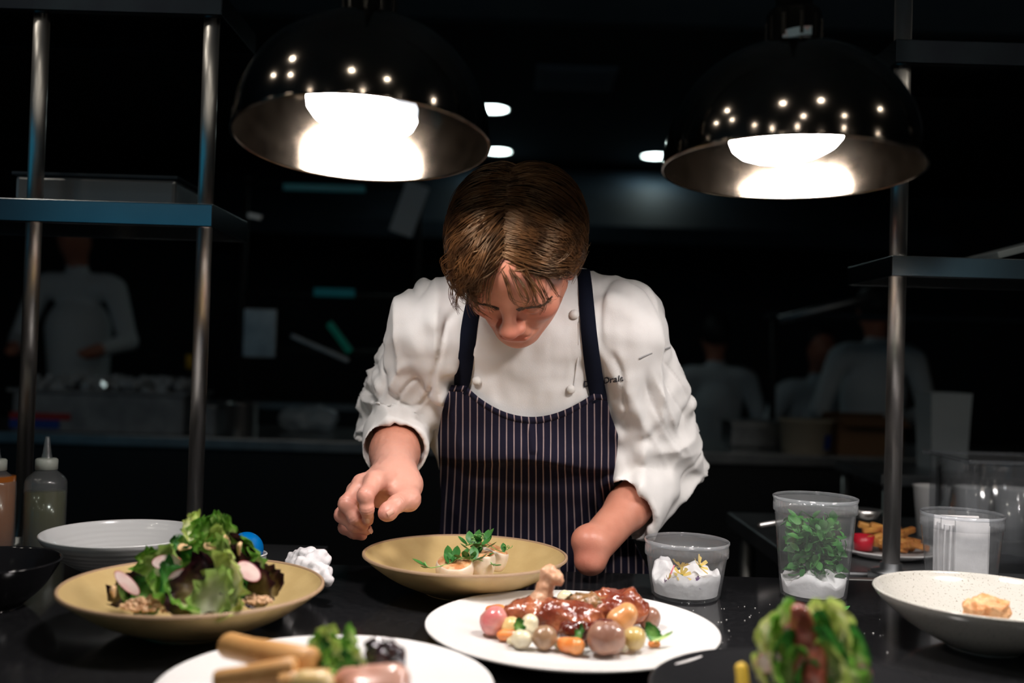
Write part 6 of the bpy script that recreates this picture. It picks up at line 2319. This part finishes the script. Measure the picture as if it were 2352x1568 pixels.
# shelf with dark hood and pale edges behind the chef
M_hood = pmat('hood_steel_dark', (0.018, 0.034, 0.052), 0.75, 0.0, col2=(0.012, 0.024, 0.036), cscale=5)
hd = empty('extractor_hood', (0, 6.4, 0), 'dark steel extractor hood above the rear cooking line', 'hood')
v = [(-2.2, -0.6, 1.95), (2.6, -0.6, 1.95), (2.6, 0.7, 1.95), (-2.2, 0.7, 1.95), (-2.2, -0.6, 2.05), (2.6, -0.6, 2.05), (2.2, 0.3, 2.55), (-1.8, 0.3, 2.55), (2.6, 0.7, 2.55), (-2.2, 0.7, 2.55)]
f = [(0, 1, 2, 3), (0, 1, 5, 4), (4, 5, 6, 7), (1, 2, 8, 6, 5), (3, 0, 4, 7, 9), (7, 6, 8, 9), (2, 3, 9, 8)]
link('hood_body', pd('hood_body', v, f), M_hood, hd, False)
cl = empty('cooking_range', (0, 6.4, 0), 'dark steel cooking range along the rear wall', 'range')
box('range_body', (-2.4, -0.4, 0), (2.6, 0.7, 0.90), M_bc, cl)
box('range_top', (-2.4, -0.42, 0.90), (2.6, 0.7, 0.93), M_steel_d, cl)
# ticket rail, heat screens: pale reflective pieces
def panel(name, px, py, Y, w, h, mat, label, cat, rot=(0, 0, 0), t=0.02):
    c_ = atY(px, py, Y)
    o = link(name, box_me(name, w, t, h, 0.004), mat, None, False, c_, rot)
    return tag(o, label, cat)


# upright rack standing on the back counter carries the blurred glints seen behind the chef
rk = empty('utensil_rack', (-0.82, YB + 0.45, TOP), 'upright black rack of hanging utensils on the back counter', 'rack')
for xx in (-0.30, 0.42):
    tube('upright', [(xx, 0, 0), (xx, 0, 1.05)], 0.012, M_black, rk)
tube('cross_rail', [(-0.30, 0, 1.02), (0.42, 0, 1.02)], 0.012, M_black, rk)
tube('cross_rail', [(-0.30, 0, 0.33), (0.42, 0, 0.33)], 0.012, M_black, rk)
tube('cross_rail', [(-0.30, 0, 0.56), (0.42, 0, 0.56)], 0.012, M_black, rk)
M_teal = pmat('teal_light_colour', (0.0, 0.62, 0.72), 0.3)  # bright colour standing in for streaks of teal light behind the chef
M_teal2 = pmat('green_teal_light_colour', (0.0, 0.72, 0.50), 0.3)


def hang(px, py, w, h, mat, label, name, cat, roty=0.0):
    c_ = atY(px, py, YB + 0.43)
    o = link(name, box_me(name, w, 0.012, h, 0.004), mat, None, False, c_, (0, R(roty), 0))
    return tag(o, label, cat)


hang(745, 432, 0.34, 0.030, M_teal, 'long streak of teal light on the upper rail of the black rack', 'teal_light_streak', 'tray')
hang(768, 672, 0.17, 0.036, M_teal, 'short streak of blue-teal light on the lower rail of the rack', 'teal_light_streak', 'tray')
hang(780, 775, 0.030, 0.15, M_teal2, 'slanting streak of green-teal light on the rack', 'green_light_streak', 'green_light_streak', -38)
hang(597, 765, 0.135, 0.20, M_steel_d, 'square steel pan hanging under the lower rail of the rack', 'hanging_pan', 'pan')
hang(735, 800, 0.26, 0.020, M_steel_d, 'thin steel skimmer leaning below the rack', 'skimmer', 'skimmer', 22)
hang(940, 480, 0.10, 0.22, M_coat, 'pale cloth hanging behind the chef by the upper rail', 'hanging_cloth', 'cloth', 18)
hang(585, 497, 0.06, 0.022, M_steel, 'small bright steel scoop hanging near the shelf end', 'scoop', 'scoop', 10)
# right: leaning steel tray and pale bowl on shelf
sv = empty('pan_shelf', (1.5, 4.05, 0), 'dim steel shelf carrying pans above the other cooks', 'shelf')
a1, a2 = atY(1790, 735, 4.05), atY(2085, 660, 4.05)
tube('rail', [a1 - Vector((1.5, 4.05, 0)), a2 - Vector((1.5, 4.05, 0))], 0.018, M_steel_d, sv)
for xx in (a1.x - 1.48, a2.x - 1.5 + 0.75):
    tube('post', [(xx, 0.15, TOP), (xx, 0.15, a1.z + 0.02)], 0.014, M_black, sv)
box('shelf_board', (a1.x - 1.5, 0.02, a1.z + 0.02), (a2.x - 1.5 + 0.8, 0.25, a1.z + 0.035), M_hood, sv)
c_ = P(2330, 572, 1.72)
e = empty('steel_tray', (c_.x, c_.y, 0), 'pale tray corner leaning on the shelf beside the bright post', 'tray')
zt_ = P(2200, 591, DR).z
bt = box('tray_body', (-0.09, -0.12, 0), (0.30, 0.12, 0.012), M_pw, e, 0.003)
bt.location = (0.10, 0, zt_ + 0.064)
bt.rotation_euler = (0, R(-16), 0)
c_ = P(200, 420, 1.72)
zt_ = P(300, 463, DL).z
e = empty('clear_food_box', (c_.x + 0.02, c_.y, zt_ + 0.001), 'dim clear food box standing on the two-post shelf', 'box')
box('box_body', (-0.11, -0.07, 0), (0.16, 0.07, 0.050), plastic_mat('dusty_clear_box', (0.75, 0.8, 0.85), 0.6, 0.35), e, 0.006)
box('lid', (-0.115, -0.075, 0.050), (0.165, 0.075, 0.056), M_hood, e, 0.002)


# ---------- the other cooks, dim in the background
def cook(px, py_sh, d, label, lean=0.0, face=1.0, scale=1.0, armout=0.0):
    """standing cook whose shoulder line shows at px,py_sh"""
    c_ = P(px, py_sh, d)
    H = c_.z
    e = empty('person', (c_.x, c_.y, 0), label, 'person', 'other cooks')
    k = H / 1.42
    s = SDF((-0.42, -0.36, 0.0), (0.42, 0.36, H + 0.42), 0.0165)
    for q in (-1, 1):
        s.chain([(q * 0.095, 0, 0.88 * k), (q * 0.10, 0.0, 0.48 * k), (q * 0.11, 0.03, 0.06)], [0.09, 0.07, 0.05], 0.02)
        s.cap((q * 0.11, 0.03, 0.04), (q * 0.12, -0.13 * face, 0.035), 0.042, 0.036, k=0.02)
    s.cap((0, 0, 0.95 * k), (0, -lean * 0.5, 1.2 * k), 0.135, 0.15, k=0.05)
    s.cap((-0.14, -lean, H - 0.04), (0.14, -lean, H - 0.04), 0.065, k=0.05)
    hy = -lean - 0.03 * face
    s.cap((0, -lean, H), (0, hy, H + 0.10), 0.05, k=0.02)
    s.ell((0, hy - 0.02 * face, H + 0.19), (0.075, 0.095, 0.115), k=0.02)
    s.ell((0, hy - 0.115 * face, H + 0.175), (0.014, 0.02, 0.02), k=0.01)
    for q in (-1, 1):
        el = (q * (0.26 + armout), -lean - 0.02 * face, H - 0.30)
        wr = (q * (0.17 + armout * 0.5), -lean - 0.26 * face, H - 0.36)
        s.cap((q * 0.18, -lean, H - 0.05), el, 0.055, 0.045, k=0.02)
        s.cap(el, wr, 0.045, 0.03, k=0.015)
        s.ell((wr[0] * 0.95, wr[1] - 0.05 * face, wr[2]), (0.03, 0.055, 0.02), k=0.01)
        for kk in range(4):
            s.cap((wr[0] * 0.95 + (kk - 1.5) * 0.016, wr[1] - 0.08 * face, wr[2]), (wr[0] * 0.95 + (kk - 1.5) * 0.018, wr[1] - 0.14 * face, wr[2] - 0.03), 0.009, 0.008, k=0.004)
    V, F = s.net(1)
    zc_ = V[:, 2][F].mean(1)
    xc_ = np.abs(V[:, 0][F].mean(1))
    yc_ = V[:, 1][F].mean(1)
    body_ = link('body', np_mesh('body', V, F), [M_skin, M_coat, M_trouser], e)
    mi = np.zeros(len(F), int)
    mi[zc_ < H + 0.05] = 1
    mi[(zc_ < 0.92 * k) & (xc_ < 0.24) & (zc_ < H - 0.42)] = 2
    hand = (np.abs(yc_ + lean + 0.26 * face) < 0.16) & (yc_ * face < -lean * face - 0.20) & (zc_ < H - 0.2) & (zc_ > H - 0.5)
    mi[hand] = 0
    body_.data.polygons.foreach_set('material_index', mi.astype(np.int32))
    s2 = SDF((-0.12, -0.25, H + 0.05), (0.12, 0.25, H + 0.36), 0.012)
    s2.f[:] = 0.06
    s2.ell((0, hy - 0.005 * face, H + 0.215), (0.084, 0.102, 0.105), k=0.01)
    s2.plane((0, hy - 0.04 * face, H + 0.20), (0, -face * 0.9, -0.7), 0.01)
    V, F = s2.net(1)
    link('hair', np_mesh('hair', V, F), M_black, e)
    return e


cook(2000, 800, 4.75, 'cook in a pale coat seen from behind at the rear of the kitchen', 0.08, -1)
cook(1862, 880, 5.45, 'second cook in a white coat beside the one seen from behind', 0.12, 1, armout=0.03)
cook(1640, 850, 5.45, 'dim cook in a white coat between the chef and the other cooks', 0.05, -1)
cook(190, 640, 4.75, 'dim cook in a white coat behind the two-post shelf', 0.05, 1)
